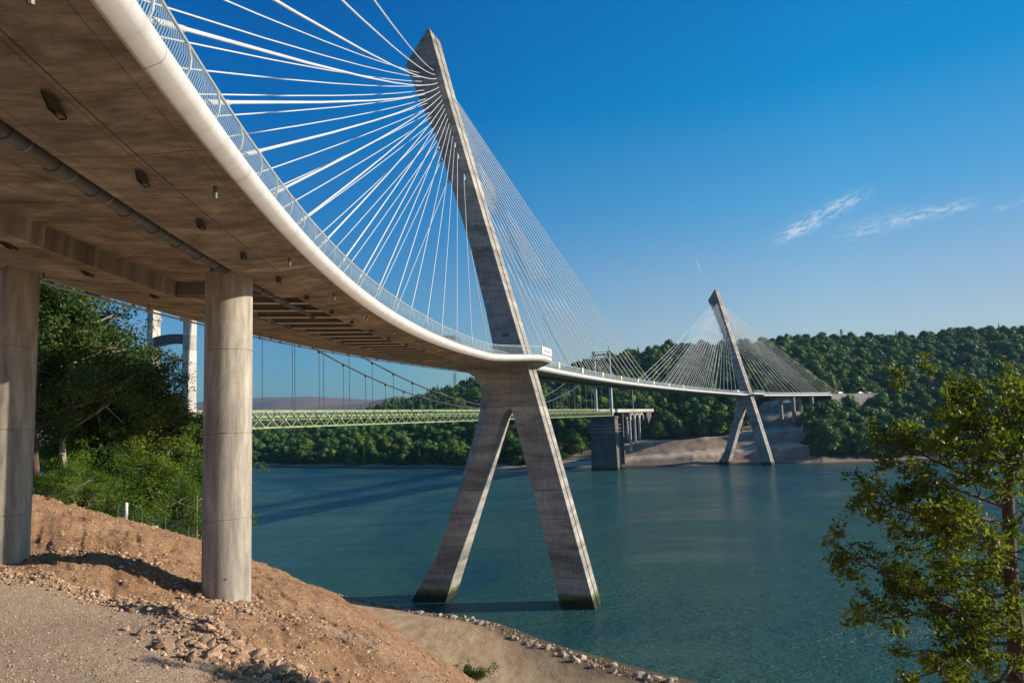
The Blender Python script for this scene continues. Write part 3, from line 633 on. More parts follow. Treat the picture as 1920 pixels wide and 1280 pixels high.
def make_mast(name, parent):
    HD = 2.16
    ringF = [(f, z) for z, f, m in LEFT] + [(v, z) for z, v in RIGHT] + [(v, z) for z, v in ARCH]
    ringM = [(m, z) for z, f, m in LEFT] + [(v, z) for z, v in RIGHT] + [(v, z) for z, v in ARCH]
    nl, nrr = len(LEFT), len(RIGHT); n = len(ringF)
    ringG = list(ringM)
    for i in range(nl, nl + nrr): v, z = ringG[i]; ringG[i] = (v - .38, z - (.35 if i == nl else 0))
    levels = [(-HD, ringF), (-.62, ringM), (-.22, ringM), (-.22, ringG), (.22, ringG), (.22, ringM), (.62, ringM), (HD, ringF)]
    V = []; Fc = []
    for u, rg in levels:
        for v, z in rg: V.append((u, v, z))
    for k_ in range(len(levels) - 1):
        for i in range(n): Fc.append((k_ * n + i, k_ * n + (i + 1) % n, (k_ + 1) * n + (i + 1) % n, (k_ + 1) * n + i))
    from mathutils.geometry import tessellate_polygon
    tri = tessellate_polygon([[Vector((v, z, 0)) for v, z in ringF]])
    for t in tri:
        Fc.append(tuple(t)); kk = (len(levels) - 1) * n; Fc.append((kk + t[2], kk + t[1], kk + t[0]))
    o = mesh_np(name, V, Fc, m_pylon, parent)
    bm = bmesh.new(); bm.from_mesh(o.data); bmesh.ops.recalc_face_normals(bm, faces=bm.faces); bm.to_mesh(o.data); bm.free()
    return o
ANC = [(-8.76, 83.25), (-8.53, 82.45), (-8.29, 81.71), (-8.12, 80.98), (-7.91, 80.19), (-7.74, 79.44), (-7.55, 78.69), (-7.35, 77.93), (-7.14, 77.14), (-6.93, 76.36), (-6.70, 75.52), (-6.47, 74.68), (-6.22, 73.81), (-5.97, 72.82), (-5.69, 71.69), (-5.39, 70.52), (-4.95, 68.69), (-3.98, 65.21)]
NEAR_S = [-113, -109.2, -105.4, -101.8, -98.3, -94.9, -91.3, -87.5, -83.4, -79, -74.2, -68.8, -62.8, -56.6, -49.8, -43, -36, -28.6]
MAIN_S = [20 + 6.8 * i for i in range(18)][::-1]
def pylon(base, psi, sc, outer_sign, all_individual, n_ind):
    """outer_sign -1: side span lies before this pylon"""
    e = bpy.data.objects.new('pylon', None); C.objects.link(e); e.parent = bridge
    t = Vector((math.sin(psi), math.cos(psi), 0)); nrm = Vector((math.cos(psi), -math.sin(psi), 0))
    MW = Matrix.Translation(base) @ Matrix((t, nrm, Vector((0, 0, 1)))).transposed().to_4x4()
    e.matrix_local = MW
    make_mast('mast', e)
    b = MB(); b.box((-2.17, 2.05, 39.5), (.06, .95, .62)); b.build('access_hatch', m_grey, e)
    b = MB(); b.bar((-2.18, -12.0, 83.76), (-2.18, -8.5, 84.1), .06, .10); b.build('panel_joint', m_sock, e)
    for (v, z, h_) in ((-9.5, 90.7, 1.0), (-8.6, 88.2, .9)):
        for u in (-1.6, 1.6): b = MB(); b.tube([(u, v, z - .1), (u, v, z + h_)], .03, 5); b.build('lightning_rod', m_sock, e)
    inv = MW.inverted(); restm = MB(); cnt = 0
    sts = NEAR_S if outer_sign < 0 else None
    for fan in (-1, 1):          # -1: towards lower s
        for plane in (1, -1):
            for i, (v, z) in enumerate(ANC):
                if fan == -1: s_ = NEAR_S[i] if outer_sign < 0 else sc - MAIN_S[i]
                else: s_ = sc + MAIN_S[i] if outer_sign < 0 else sc - NEAR_S[i]
                vv = v if plane > 0 else v - 2.45
                a = Vector((fan * 2.2, vv, z))
                lo = pt(s_, WR - .30 if plane > 0 else WL + .42, .8); lo = inv @ lo
                d = (a - lo); ln = d.length; d = d / ln
                segs = []
                def sag(q): return lo + (a - lo) * q + Vector((0, 0, -1)) * (4 * q * (1 - q) * ln * ln * .00006)
                pts_ = [sag(q / 8) for q in range(9)]
                mb_ = restm if cnt >= n_ind else MB()
                mb_.tube(pts_, .047 if (sc == 0 and fan < 0) else .068, 7, False); mb_.tube([lo, sag(2.6 / ln)], .068, 8)
                mb_.tube([sag(1 - .25 / ln), a], .15, 8); 
                if i >= 15: cb_ = MB(); cb_.tube([sag(1 - 1.7 / ln), sag(1 - 1.5 / ln), sag(1 - .1 / ln)], [.12, .26, .24], 10); cb_.build('anchor_cap', m_cap, e, True)
                if cnt < n_ind: mb_.build('stay_cable', m_cable, e, True)
                cnt += 1
    if restm.v: tag(restm.build('stay_cable', m_cable, e, True), kind='stuff')
    return e
pylon(P1, PS1, 0, -1, True, 72)
pylon(P2, PS2, 284, 1, False, 28)

# columns under the side spans
def column(x, y, ztop, zbot, r, nm='pier_column'):
    V = []; n = 120; prof = [(zbot, r), (ztop - 12.4, r)]
    js = []
    z = ztop - 1.0
    zz = [ztop]; rrs = [r]
    joints = [ztop - 3.09, ztop - 6.29, ztop - 9.5]
    prof = [(ztop, r - .03), (ztop - .03, r)]
    for j in joints:
        if j > zbot + .3: prof += [(j + .03, r), (j + .012, r - .025), (j - .012, r - .025), (j - .03, r)]
    prof += [(zbot, r)]
    V = []; Fc = []
    for (z, rad) in prof:
        for i in range(n): V.append((x + rad * math.cos(2 * math.pi * i / n), y + rad * math.sin(2 * math.pi * i / n), z))
    for k_ in range(len(prof) - 1):
        for i in range(n): Fc.append((k_ * n + i, (k_ + 1) * n + i, (k_ + 1) * n + (i + 1) % n, k_ * n + (i + 1) % n))
    Fc.append(tuple(range(n)))
    o = mesh_np(nm, V, Fc, m_col, bridge, False)
    b = MB(); b.box((x - .1, y - .1, ztop + .10), (r * 1.15, r * 1.3, .12), Matrix.Rotation(.3, 3, 'Z')); b.box((x - .05, y, ztop + .22), (r * .85, r * .9, .12), Matrix.Rotation(.1, 3, 'Z')); b.box((x + .55, y - .2, ztop + .08), (.3, .5, .08), Matrix.Rotation(.4, 3, 'Z')); b.build('bearing', m_dark, o)
    b = MB()
    for a_ in (-1.9, -1.2): b.tube([(x + (r - .02) * math.cos(a_), y + (r - .02) * math.sin(a_), ztop - 11.6), (x + (r + .02) * math.cos(a_), y + (r + .02) * math.sin(a_), ztop - 11.6)], .05, 8)
    b.build('formwork_plug', m_wall, o)
    return o
cA = at(430, 480, 28.2); column(cA.x, 28.2, 33.02, 18.5, .885)
cB = at(25, 470, 28.2); column(cB.x, 28.2, 33.45, 20.5, .93)
for s_, v_ in ((351, 2.6), (351, -5.2), (371, 2.6), (371, -5.2)):
    p = pt(s_, v_, -.3); column(p.x, p.y, p.z - .3, hpt(p.x, p.y) - 1.5, 1.1)

# ------------------------------------------------------------------ far abutment wall and road beyond
wall = MB()
for k_, s_ in enumerate(np.arange(387.9, 432, 4.0)):
    a, b2 = pt(s_, WR + .1, 1.1), pt(s_ + 3.96, WR + .1, 1.1); hgt = 7.5
    d = (b2 - a).normalized(); nn_ = Vector((d.y, -d.x, 0))
    vs_ = [a, b2, b2 - Vector((0, 0, hgt)), a - Vector((0, 0, hgt))]; vs_ += [v - nn_ * .3 for v in vs_]
    wall.add(vs_, [(0, 1, 2, 3), (7, 6, 5, 4), (0, 4, 5, 1), (1, 5, 6, 2), (2, 6, 7, 3), (3, 7, 4, 0)])
o = wall.build('retaining_wall', m_wall); tag(o, 'pale panelled retaining wall carrying the road beyond the far end of the curved bridge', 'wall')
cp_ = MB(); cp_.tube([pt(s_, WR + .1, 1.2) for s_ in np.arange(388, 433, 3)], .16, 6); cp_.build('coping', m_wall, o)
rd = []; 
SE = list(np.arange(388, 450, 4.0)); V = []; Fc = []
for s_ in SE:
    for v in (WR - .3, WL): V.append(pt(min(s_, 322 + 147), v, .9))
for i in range(len(SE) - 1): Fc.append((2 * i, 2 * i + 1, 2 * i + 3, 2 * i + 2))
tag(mesh_np('road', V, Fc, m_asph), kind='structure')

# ------------------------------------------------------------------ old suspension bridge
TF, TN = Vector((45.0, 365.0, 0)), Vector((-55.6, 117.0, 0))
od = (TF - TN); OL = od.length; od.normalize(); on = Vector((od.y, -od.x, 0))
ZT, ZB = 29.8, 26.75
def op(t, v, z): return TN + od * t + on * v + Vector((0, 0, z))
old = empty('suspension_bridge'); tag(old, 'old suspension bridge with green lattice truss deck and pale concrete towers behind the curved bridge', 'bridge')
HW = 4.0
for sd_ in (-1, 1):
    b = MB(); v = sd_ * HW; np_ = 76; dt = OL / np_; zm = (ZT + ZB) / 2 - .1
    b.bar(op(0, v, ZT), op(OL, v, ZT), .34, .30); b.bar(op(0, v, ZB), op(OL, v, ZB), .34, .30); b.bar(op(0, v, zm), op(OL, v, zm), .14, .14)
    for i in range(np_):
        t0, t1 = i * dt, (i + 1) * dt; tm = (t0 + t1) / 2
        b.bar(op(tm, v, zm), op(t0, v, ZT), .15, .15); b.bar(op(tm, v, zm), op(t1, v, ZT), .15, .15)
        b.bar(op(tm, v, zm), op(t0, v, ZB), .15, .15); b.bar(op(tm, v, zm), op(t1, v, ZB), .15, .15)
        b.bar(op(tm, v, zm), op(tm, v, ZB), .10, .10); b.box(op(tm, v, zm), (.5, .5, .42), Matrix.Rotation(math.atan2(od.y, od.x), 3, 'Z'))
    b.build('truss_girder', m_green, old)
b = MB(); b.bar(op(-2, 0, 28.75), op(OL + 2, 0, 28.75), 2 * HW - .5, .5); b.build('bridge_deck', m_green2, old)
b = MB()
for i in range(0, 77): b.bar(op(i * OL / 76, -HW, ZB + .05), op(i * OL / 76, HW, ZB + .05), .18, .25)
b.build('cross_beam', m_green, old)
ZTOP = 58.6; HC = 3.95
def tower(t, zb, name='tower'):
    b = MB()
    for sd_ in (-1, 1):
        R_ = Matrix((od, on, Vector((0, 0, 1)))).transposed()
        n0 = len(b.v)
        vs_ = []
        for z, hw in ((zb, .98), (ZT - 3, .76), (ZTOP, .60)):
            for du, dv in ((-1, -1), (1, -1), (1, 1), (-1, 1)): vs_.append(op(t + du * hw * 1.15, sd_ * HC + dv * hw * .95, z))
        fs = []
        for k_ in range(2):
            for j in range(4): fs.append((k_ * 4 + j, k_ * 4 + (j + 1) % 4, (k_ + 1) * 4 + (j + 1) % 4, (k_ + 1) * 4 + j))
        fs.append((8, 9, 10, 11)); b.add(vs_, fs)
        b.box(op(t, sd_ * HC, 45.2), (1.75, 1.75, .35), R_)
    o = b.build(name, m_oldc, old)
    bm = bmesh.new(); bm.from_mesh(o.data); bmesh.ops.recalc_face_normals(bm, faces=bm.faces); bm.to_mesh(o.data); bm.free()
    # arched cross beam with ribs
    b = MB(); N_ = 16
    for i in range(N_):
        q0, q1 = i / N_, (i + 1) / N_; w_ = HC - .6
        a0, a1 = -w_ + 2 * w_ * q0, -w_ + 2 * w_ * q1
        zt = lambda a: 42.4 - .25 * (a / w_) ** 2; zb_ = lambda a: 40.9 - .4 * (a / w_) ** 2
        for du, dv in ((-.35, 0), (.35, 0)):
            b.add([op(t + du, a0, zb_(a0)), op(t + du, a1, zb_(a1)), op(t + du, a1, zt(a1)), op(t + du, a0, zt(a0))], [(0, 1, 2, 3)])
        b.add([op(t - .55, a0, zb_(a0)), op(t - .55, a1, zb_(a1)), op(t + .55, a1, zb_(a1)), op(t + .55, a0, zb_(a0))], [(0, 1, 2, 3)])
        b.add([op(t - .55, a0, zt(a0)), op(t - .55, a1, zt(a1)), op(t + .55, a1, zt(a1)), op(t + .55, a0, zt(a0))], [(0, 1, 2, 3)])
        b.bar(op(t - .42, a0, zb_(a0)), op(t - .42, a0, zt(a0)), .12)
    b.build('arched_brace', m_beam, o)
    b = MB(); b.bar(op(t, -HC, ZTOP - 1.0), op(t, HC, ZTOP - 1.0), .5, .8)
    for i in range(6):
        a0 = -HC + i * 2 * HC / 6; b.bar(op(t, a0, ZTOP - 3.2), op(t, a0 + HC / 3, ZTOP - 1.2), .16); b.bar(op(t, a0, ZTOP - 1.2), op(t, a0 + HC / 3, ZTOP - 3.2), .16)
    b.bar(op(t, -HC, ZTOP - 3.3), op(t, HC, ZTOP - 3.3), .3, .3); b.bar(op(t, -HC - 1.1, ZTOP + .35), op(t, HC + 1.1, ZTOP + .35), 1.2, .12)
    for sd_ in (-1, 1): b.tube([op(t, sd_ * HC, ZTOP), op(t, sd_ * HC, ZTOP + (3.6 if sd_ > 0 else 1.4))], .14, 6); b.box(op(t, sd_ * HC, ZTOP + .3), (1.6, 1.6, .7))
    b.build('top_frame', m_grey, o)
    return o
tower(0, 2, 'tower'); tower(OL, 20, 'tower')
for v in (-HC, HC):
    b = MB()
    f = lambda t: ZT + .75 + (ZTOP - .2 - ZT - .75) * ((t - OL / 2) / (OL / 2)) ** 2
    for dv in (-.18, .18): b.tube([op(t, v + dv, f(t)) for t in np.linspace(0, OL, 50)], .10, 6)
    b.tube([op(OL, v, ZTOP - .2), op(OL + 62, v, ZT - .5)], .12, 6); b.tube([op(0, v, ZTOP - .2), op(-70, v, ZT - .5)], .12, 6)
    o = b.build('main_cable', m_grey, old, True)
    k_ = 0
    for t in np.arange(OL / 2 - 13 * 9.0, OL / 2 + 13.5 * 9.0, 9.0):
        b = MB()
        for dt_ in (-.09, .09): b.tube([op(t + dt_, v, ZT), op(t + dt_, v, f(t))], .038, 5)
        b.box(op(t, v, f(t) - .2), (.5, .5, .5)); b.build('hanger', m_grey, o)
# far masonry pier with collar
def frustum(b, t, v, z0, z1, a0, b0, a1, b1):
    vs_ = [op(t + du * (a0 if z == z0 else a1), v + dv * (b0 if z == z0 else b1), z) for z in (z0, z1) for du, dv in ((-1, -1), (1, -1), (1, 1), (-1, 1))]
    b.add(vs_, [(0, 1, 5, 4), (1, 2, 6, 5), (2, 3, 7, 6), (3, 0, 4, 7), (4, 5, 6, 7)])
b = MB(); frustum(b, OL + .5, 0, -4, 25.4, 4.3, 6.9, 3.3, 6.0); frustum(b, OL + .5, 0, 25.4, 26.4, 3.6, 6.4, 3.6, 6.4)
o = b.build('masonry_pier', m_mason, old); bm = bmesh.new(); bm.from_mesh(o.data); bmesh.ops.recalc_face_normals(bm, faces=bm.faces); bm.to_mesh(o.data); bm.free()
b = MB()
for z in (18.9, 20.4, 22.2):
    for (t0, v0, t1, v1) in ((-4.8, -7.4, -4.8, 7.4), (5.6, -7.4, 5.6, 7.4), (-4.8, 7.4, 5.6, 7.4), (-4.8, -7.4, 5.6, -7.4)): b.bar(op(OL + t0, v0, z), op(OL + t1, v1, z), .16, .12)
b.build('maintenance_walkway', m_rail, old)
b = MB(); frustum(b, -.5, 0, -1, 26.4, 4.0, 6.2, 3.4, 5.6); b.build('masonry_pier', m_mason, old)
# approach viaduct on the far side: arched spans on slender piers
b = MB(); b.bar(op(OL + 1, 0, 28.6), op(OL + 104, 0, 28.6), 9.2, .7)
for sd_ in (-1, 1):
    b.bar(op(OL + 1, sd_ * 4.4, 29.5), op(OL + 104, sd_ * 4.4, 29.5), .25, .9)
o = b.build('approach_viaduct', m_oldc, old)
b = MB(); b.bar(op(OL + 24, 0, 14), op(OL + 24.0 + 1.6, 0, 14), 7.4, 28)
b.build('viaduct_pier', m_mason, o)
for t in (40, 52, 64):
    b = MB()
    for sd_ in (-1, 1): b.box(op(OL + t, sd_ * 3.6, 17.5), (1.1, 1.1, 21.5), Matrix.Rotation(math.atan2(od.y, od.x), 3, 'Z'))
    for i in range(8):
        a0, a1 = math.pi * i / 8, math.pi * (i + 1) / 8; r_ = 5.4
        for sd_ in (-1, 1): b.bar(op(OL + t + 6 - r_ * math.cos(a0), sd_ * 3.7, 23.8 + 3.6 * math.sin(a0)), op(OL + t + 6 - r_ * math.cos(a1), sd_ * 3.7, 23.8 + 3.6 * math.sin(a1)), .8, .9)
    b.build('viaduct_arch', m_oldc, o)
b = MB(); b.box(op(OL + 88, 0, 20), (14, 9.5, 17), Matrix.Rotation(math.atan2(od.y, od.x), 3, 'Z')); b.build('anchor_block', m_mason, old)
b = MB(); b.tube([op(OL + 49, 4.0, 29), op(OL + 49, 4.0, 41)], [.16, .09], 6); b.bar(op(OL + 49, 4.0, 41), op(OL + 49, 2.2, 41.3), .1); b.build('lamp_post', m_rail, old)
# near approach, glimpsed through the grove
b = MB(); b.bar(op(-1, 0, 28.6), op(-110, 0, 28.6), 8.6, .6)
for sd_ in (-1, 1): b.bar(op(-1, sd_ * 4.2, 29.4), op(-110, sd_ * 4.2, 29.4), .25, .9)
for t in (-25, -50, -75, -100): b.bar(op(t, 0, 5), op(t, 0, 28.2), 6.5, 1.2, (1, 0, 0))
b.build('near_approach', m_oldc, old)

# ------------------------------------------------------------------ trees
def leaf_quads(cent, size, rg, flat=.0, kind=4, out_=None, mixn=.7):
    n = len(cent); th_ = rg.uniform(0, 2 * np.pi, n); ph = np.arccos(rg.uniform(-1, 1, n))
    nrm = np.stack([np.sin(ph) * np.cos(th_), np.sin(ph) * np.sin(th_), np.cos(ph) + flat], 1)
    if out_ is not None: nrm = out_ + nrm * mixn
    nrm /= np.linalg.norm(nrm, axis=1)[:, None]
    t = rg.normal(size=(n, 3)); a = np.cross(nrm, t); a /= np.linalg.norm(a, axis=1)[:, None]; b_ = np.cross(nrm, a)
    sz = (size * rg.uniform(.6, 1.35, n))[:, None]
    if kind == 4:
        P = [cent + a * sz * .5, cent + b_ * sz * .32, cent - a * sz * .5, cent - b_ * sz * .32]
    elif kind == 6:
        P = [cent + a * sz * .55, cent + a * sz * .2 + b_ * sz * .24 + nrm * sz * .05, cent - a * sz * .25 + b_ * sz * .2, cent - a * sz * .55, cent - a * sz * .25 - b_ * sz * .2, cent + a * sz * .2 - b_ * sz * .24 + nrm * sz * .05]
    V_ = np.stack(P, 1).reshape(-1, 3); k_ = len(P)
    return V_, np.arange(n * k_).reshape(n, k_)
def grove_tree_meshes(name, seed, h=14., cr_=3.2, base=.22, nclus=150, per=75, leaf=.21, nbr=34, bark=None, spread=1.0):
    rg = np.random.default_rng(seed); b = MB()
    tp = [Vector((0, 0, -1.0))]; x = y = 0
    for i in range(1, 9):
        x += rg.normal() * .14; y += rg.normal() * .14; tp.append(Vector((x, y, h * .93 * i / 8)))
    r0 = h * .0125 + .05; b.tube(tp, [r0 * (1 - .88 * i / 8) for i in range(9)], 8)
    def trunk_at(z): 
        q = min(max(z / (h * .93) * 8, 0), 7.99); i = int(q); return tp[i].lerp(tp[i + 1], q - i)
    tips = []
    for i in range(nbr):
        q = base + (1 - base) * (i + .5) / nbr; z = h * .93 * q * .97; p0 = trunk_at(z)
        az = rg.uniform(0, 2 * math.pi); prof = math.sin(math.pi * min(1, .16 + .84 * ((q - base) / (1 - base))) ** .85) ** .7 if q < .98 else .3
        ln = cr_ * (prof * .95 + .15) * rg.uniform(.7, 1.2); up_ = rg.uniform(.25, .8)
        d = Vector((math.cos(az), math.sin(az), up_)); mid = p0 + d * ln * .5 + Vector((0, 0, -.1)); end = p0 + d * ln + Vector((0, 0, .2 * ln * rg.uniform(-.6, .6)))
        b.tube([p0, mid, end], [max(.02, r0 * .34 * (1 - q * .6)), r0 * .2, .012], 5, False)
        for k_ in range(3):
            e2 = mid.lerp(end, rg.uniform(0, 1)) + Vector(rg.normal(size=3)) * ln * .24; b.tube([mid.lerp(end, .3 * k_), e2], [.03, .01], 4, False); tips.append(e2)
        tips += [end, mid.lerp(end, .6)]
    tips.append(tp[-1] + Vector((0, 0, .4)))
    ti = rg.integers(0, len(tips), nclus); cc = np.array([list(tips[i]) for i in ti]) + rg.normal(size=(nclus, 3)) * .45
    cent = np.repeat(cc, per, 0) + rg.normal(size=(nclus * per, 3)) * np.array([.38, .38, .26])
    ax_ = np.array([0, 0, h * .45]); ou = (cent - ax_) / np.array([cr_, cr_, h * .5]); V_, F_ = leaf_quads(cent, leaf, rg, .5, 4, ou * .8, .9)
    return mesh_np(name, V_, F_, m_leaf, link=False), b.build(name + '_trunk', bark or m_bark, link=False)
def place_tree(cm, tm, loc, s, rz, name, label, cat='tree', group=None, kind=None):
    e = empty(name, loc, rz); e.scale = s; tag(e, label, cat, group)
    for nm, me in (('crown', cm), ('trunk', tm)):
        if me is None: continue
        o_ = bpy.data.objects.new(nm, me); C.objects.link(o_); o_.parent = e
    return e
variants = [grove_tree_meshes('grove_crown', 11 + i, 14., 2.6 + .3 * i, .26 + .06 * (i % 2), bark=(m_bark, m_barkp, m_bark, m_barkp)[i]) for i in range(4)]
low = [grove_tree_meshes('low_crown', 31 + i, 6., 2.7, .02, 130, 90, .17, 26, m_barkp) for i in range(2)]
for cm, tm in low: cm.materials.clear(); cm.materials.append(m_leaf2)
G = [(30, 50, 455), (66, 47, 480), (98, 46, 505), (135, 49, 500), (172, 52, 530), (205, 54, 565), (238, 56, 632), (262, 57, 655), (292, 59, 690), (322, 61, 722), (352, 62, 765), (378, 64, 775), (155, 64, 555), (225, 71, 640), (310, 76, 745), (375, 80, 800)]
for i, (px_, Y_, ty) in enumerate(G):
    top = at(px_, ty, Y_); zg = hpt(top.x, Y_); h_ = top.z - zg
    cm, tm = variants[i % 4]; sc_ = h_ / 14.3; wv = max(.75, min(1.15, sc_ * 1.05))
    place_tree(cm, tm, (top.x, Y_, zg - .1), (wv, wv, sc_), rnd.uniform(0, 6.28), 'broadleaf_tree', 'leafy woodland tree in the dense grove on the bank behind the concrete columns', 'tree', 'trees of the grove behind the columns')
LW = [(95, 43.5, 880), (140, 46, 860), (185, 48.5, 875), (225, 50, 850), (262, 51, 905), (285, 52, 850), (315, 53.5, 880), (335, 54, 930), (360, 57, 900), (378, 60, 870), (250, 56, 800), (300, 60, 790), (350, 64, 810), (180, 53, 800), (120, 51, 830)]
for i, (px_, Y_, ty) in enumerate(LW):
    top = at(px_, ty, Y_); zg = hpt(top.x, Y_); h_ = max(1.5, top.z - zg); cm, tm = low[i % 2]; sc_ = h_ / 6.2; wv = max(.55, min(1.1, sc_ * .95))
    place_tree(cm, tm, (top.x, Y_, zg - .2), (wv, wv, sc_), rnd.uniform(0, 6.28), 'young_tree', 'bright green young tree at the sunlit lower edge of the grove', 'tree', 'young trees along the grove edge')
# bundle of pale thin stems by the column
b = MB()
for i in range(9):
    p = at(340 + 3.6 * i + rnd.uniform(-1, 1), 1028 + rnd.uniform(-6, 4), 54); q_ = p + Vector((rnd.uniform(-.25, .25), 0, rnd.uniform(2.6, 4.6))); b.tube([p - Vector((0, 0, .8)), q_], [.05, .025], 6)
tag(b.build('bare_stems', m_barkp), 'bundle of pale leafless stems standing beside the nearer column', 'stems')

# foreground tree on the right
def right_tree():
    rg = np.random.default_rng(5); b = MB(); Yt = 17.0
    tr = [Vector((10.9, 17.2, 13.5)), at(1905, 1290, 17.1), at(1905, 1180, 17), at(1893, 1050, 17), at(1890, 920, 17), at(1896, 820, 17.1), at(1885, 750, 17.2)]
    b.tube(tr, [.24, .19, .17, .145, .12, .08, .03], 12)
    def limb(p0, p1, r0, lvl, bend=None):
        mid = p0.lerp(p1, .5) + (bend if bend is not None else Vector(rg.normal(size=3)) * (p1 - p0).length * .09)
        n_ = 6; pts_ = [p0.lerp(mid, t * 2) if False else (p0 * (1 - t) ** 2 + mid * 2 * t * (1 - t) + p1 * t * t) for t in [i / n_ for i in range(n_ + 1)]]
        b.tube(pts_, [r0 * (1 - .8 * i / n_) for i in range(n_ + 1)], 6 if lvl else 8, False)
        return pts_
    tips = []
    Lm = [((1893, 1050), (1600, 930), 16.2, .05), ((1890, 920), (1665, 818), 16.6, .05), ((1905, 1180), (1612, 1045), 15.9, .06), ((1900, 1150), (1640, 1165), 16.0, .045), ((1895, 830), (1730, 728), 17.0, .045), ((1893, 900), (1790, 742), 17.4, .045),
          ((1888, 800), (1850, 728), 17, .03), ((1890, 860), (1960, 745), 17, .05), ((1905, 1200), (1755, 1262), 15.6, .05), ((1907, 1230), (1830, 1225), 16, .04), ((1895, 1010), (1700, 1000), 17.8, .05), ((1893, 960), (1690, 880), 16.2, .05),
          ((1900, 1120), (1720, 1110), 16.9, .05), ((1895, 980), (1990, 930), 17, .06), ((1900, 1120), (2000, 1060), 17, .06), ((1905, 1220), (1990, 1240), 16.5, .05), ((1893, 880), (1760, 830), 18.4, .05), ((1892, 1000), (1780, 950), 15.4, .05), ((1898, 1090), (1800, 1080), 18.2, .045), ((1888, 840), (1840, 800), 16., .04),
          ((1895, 1060), (1850, 1010), 15.5, .04), ((1895, 900), (1880, 860), 15.6, .04), ((1900, 1140), (1850, 1160), 16, .035), ((1905, 1250), (1800, 1330), 16, .05), ((1905, 1260), (1930, 1330), 16, .05), ((1893, 880), (1930, 800), 16.2, .04)]
    tri = [(v, i) for i, v in enumerate(tr)]
    def near_tr(p):
        best = None
        for a_, c_ in zip(tr[:-1], tr[1:]):
            for t in (0, .25, .5, .75):
                q = a_.lerp(c_, t)
                if best is None or (q - p).length < (best - p).length: best = q
        return best
    for (p0, p1, Y_, r_) in Lm:
        s_ = near_tr(at(p0[0], p0[1], 17)); e_ = at(p1[0], p1[1], Y_); ln = (e_ - s_).length
        pp = limb(s_, e_, r_, 0, Vector((0, rg.normal() * .3, rg.uniform(-.1, .12) * ln)))
        nsub = int(4 + ln * 2.8)
        for k_ in range(nsub):
            q = rg.uniform(.22, 1.0); i = min(int(q * 6), 5); s2 = pp[i].lerp(pp[i + 1], q * 6 - i)
            L2 = (.45 + .75 * (1 - q) + .2) * rg.uniform(.6, 1.25)
            dirn = ((e_ - s_).normalized() * .75 + Vector(rg.normal(size=3)) * .75); dirn.z = dirn.z * .7 + .12; dirn.normalize()
            e2 = s2 + dirn * L2; p2 = limb(s2, e2, .018, 1)
            for j in range(4):
                q2 = rg.uniform(.35, 1.0); i2 = min(int(q2 * 6), 5); s3 = p2[i2].lerp(p2[i2 + 1], q2 * 6 - i2); d3 = (dirn * .6 + Vector(rg.normal(size=3)) * .7).normalized(); e3 = s3 + d3 * rg.uniform(.18, .42)
                b.tube([s3, e3], [.007, .003], 4, False); tips.append(e3); tips.append(s3.lerp(e3, .5))
            tips.append(e2)
    T_ = np.array([list(t) for t in tips]); per = 13
    cent = np.repeat(T_, per, 0) + rg.normal(size=(len(T_) * per, 3)) * np.array([.085, .085, .06])
    V_, F_ = leaf_quads(cent, .102, rg, .6, 6)
    e = empty('oak_tree', (10.9, 17.2, 15.3)); tag(e, 'leafy foreground tree with a reddish trunk rising in front of the river water', 'tree')
    o1 = mesh_np('crown', V_ - np.array([10.9, 17.2, 15.3]), F_, m_leafr); o1.parent = e
    o2_ = b.build('trunk', m_bark, None, True); o2_.parent = e; o2_.location = (-10.9, -17.2, -15.3)
    print('right tree leaves', len(F_))
right_tree()

# far woods
def crown_mesh(seed, n=1900, leaf=.66, nlob=13):
    rg = np.random.default_rng(seed)
    lob = []
    for i in range(nlob):
        a_ = rg.uniform(0, 2 * np.pi); r_ = rg.uniform(.0, 3.6); lob.append((r_ * math.cos(a_), r_ * math.sin(a_), 7.0 + rg.uniform(-1.8, 2.4) - r_ * .45, rg.uniform(1.2, 2.3)))
    lob.append((0, 0, 8.6, 2.6)); P = []; Q_ = []
    for i in range(7): a_ = 2 * np.pi * i / 7 + rg.uniform(-.3, .3); lob.append((2.9 * math.cos(a_), 2.9 * math.sin(a_), 3.6 + rg.uniform(-.8, .8), 2.0))
    while len(P) < n:
        l = lob[rg.integers(0, len(lob))]; d = rg.normal(size=3); d /= np.linalg.norm(d); d[2] = abs(d[2]) * 1.0 - .25 * rg.uniform(0, 1.6)
        p = np.array(l[:3]) + d * l[3] * rg.uniform(.72, 1.22)
        P.append(p); Q_.append(d * .40 + (p - np.array([0, 0, 3.5])) / 7.5)
    P = np.array(P); V_, F_ = leaf_quads(P, leaf, rg, .2, 4, np.array(Q_), .85)
    # dark inner body under the leaves
    bm = bmesh.new()
    for l in lob:
        bmesh.ops.create_icosphere(bm, subdivisions=2, radius=l[3] * .72, matrix=Matrix.Translation((l[0], l[1], l[2])))
    for v in bm.verts: v.co += Vector(rg.normal(size=3)) * .22
    vv = [tuple(v.co) for v in bm.verts]; ff = [tuple(v.index for v in f.verts) for f in bm.faces]; bm.free()
    return np.concatenate([V_, np.array(vv)]), [tuple(f) for f in F_] , ff, len(V_)
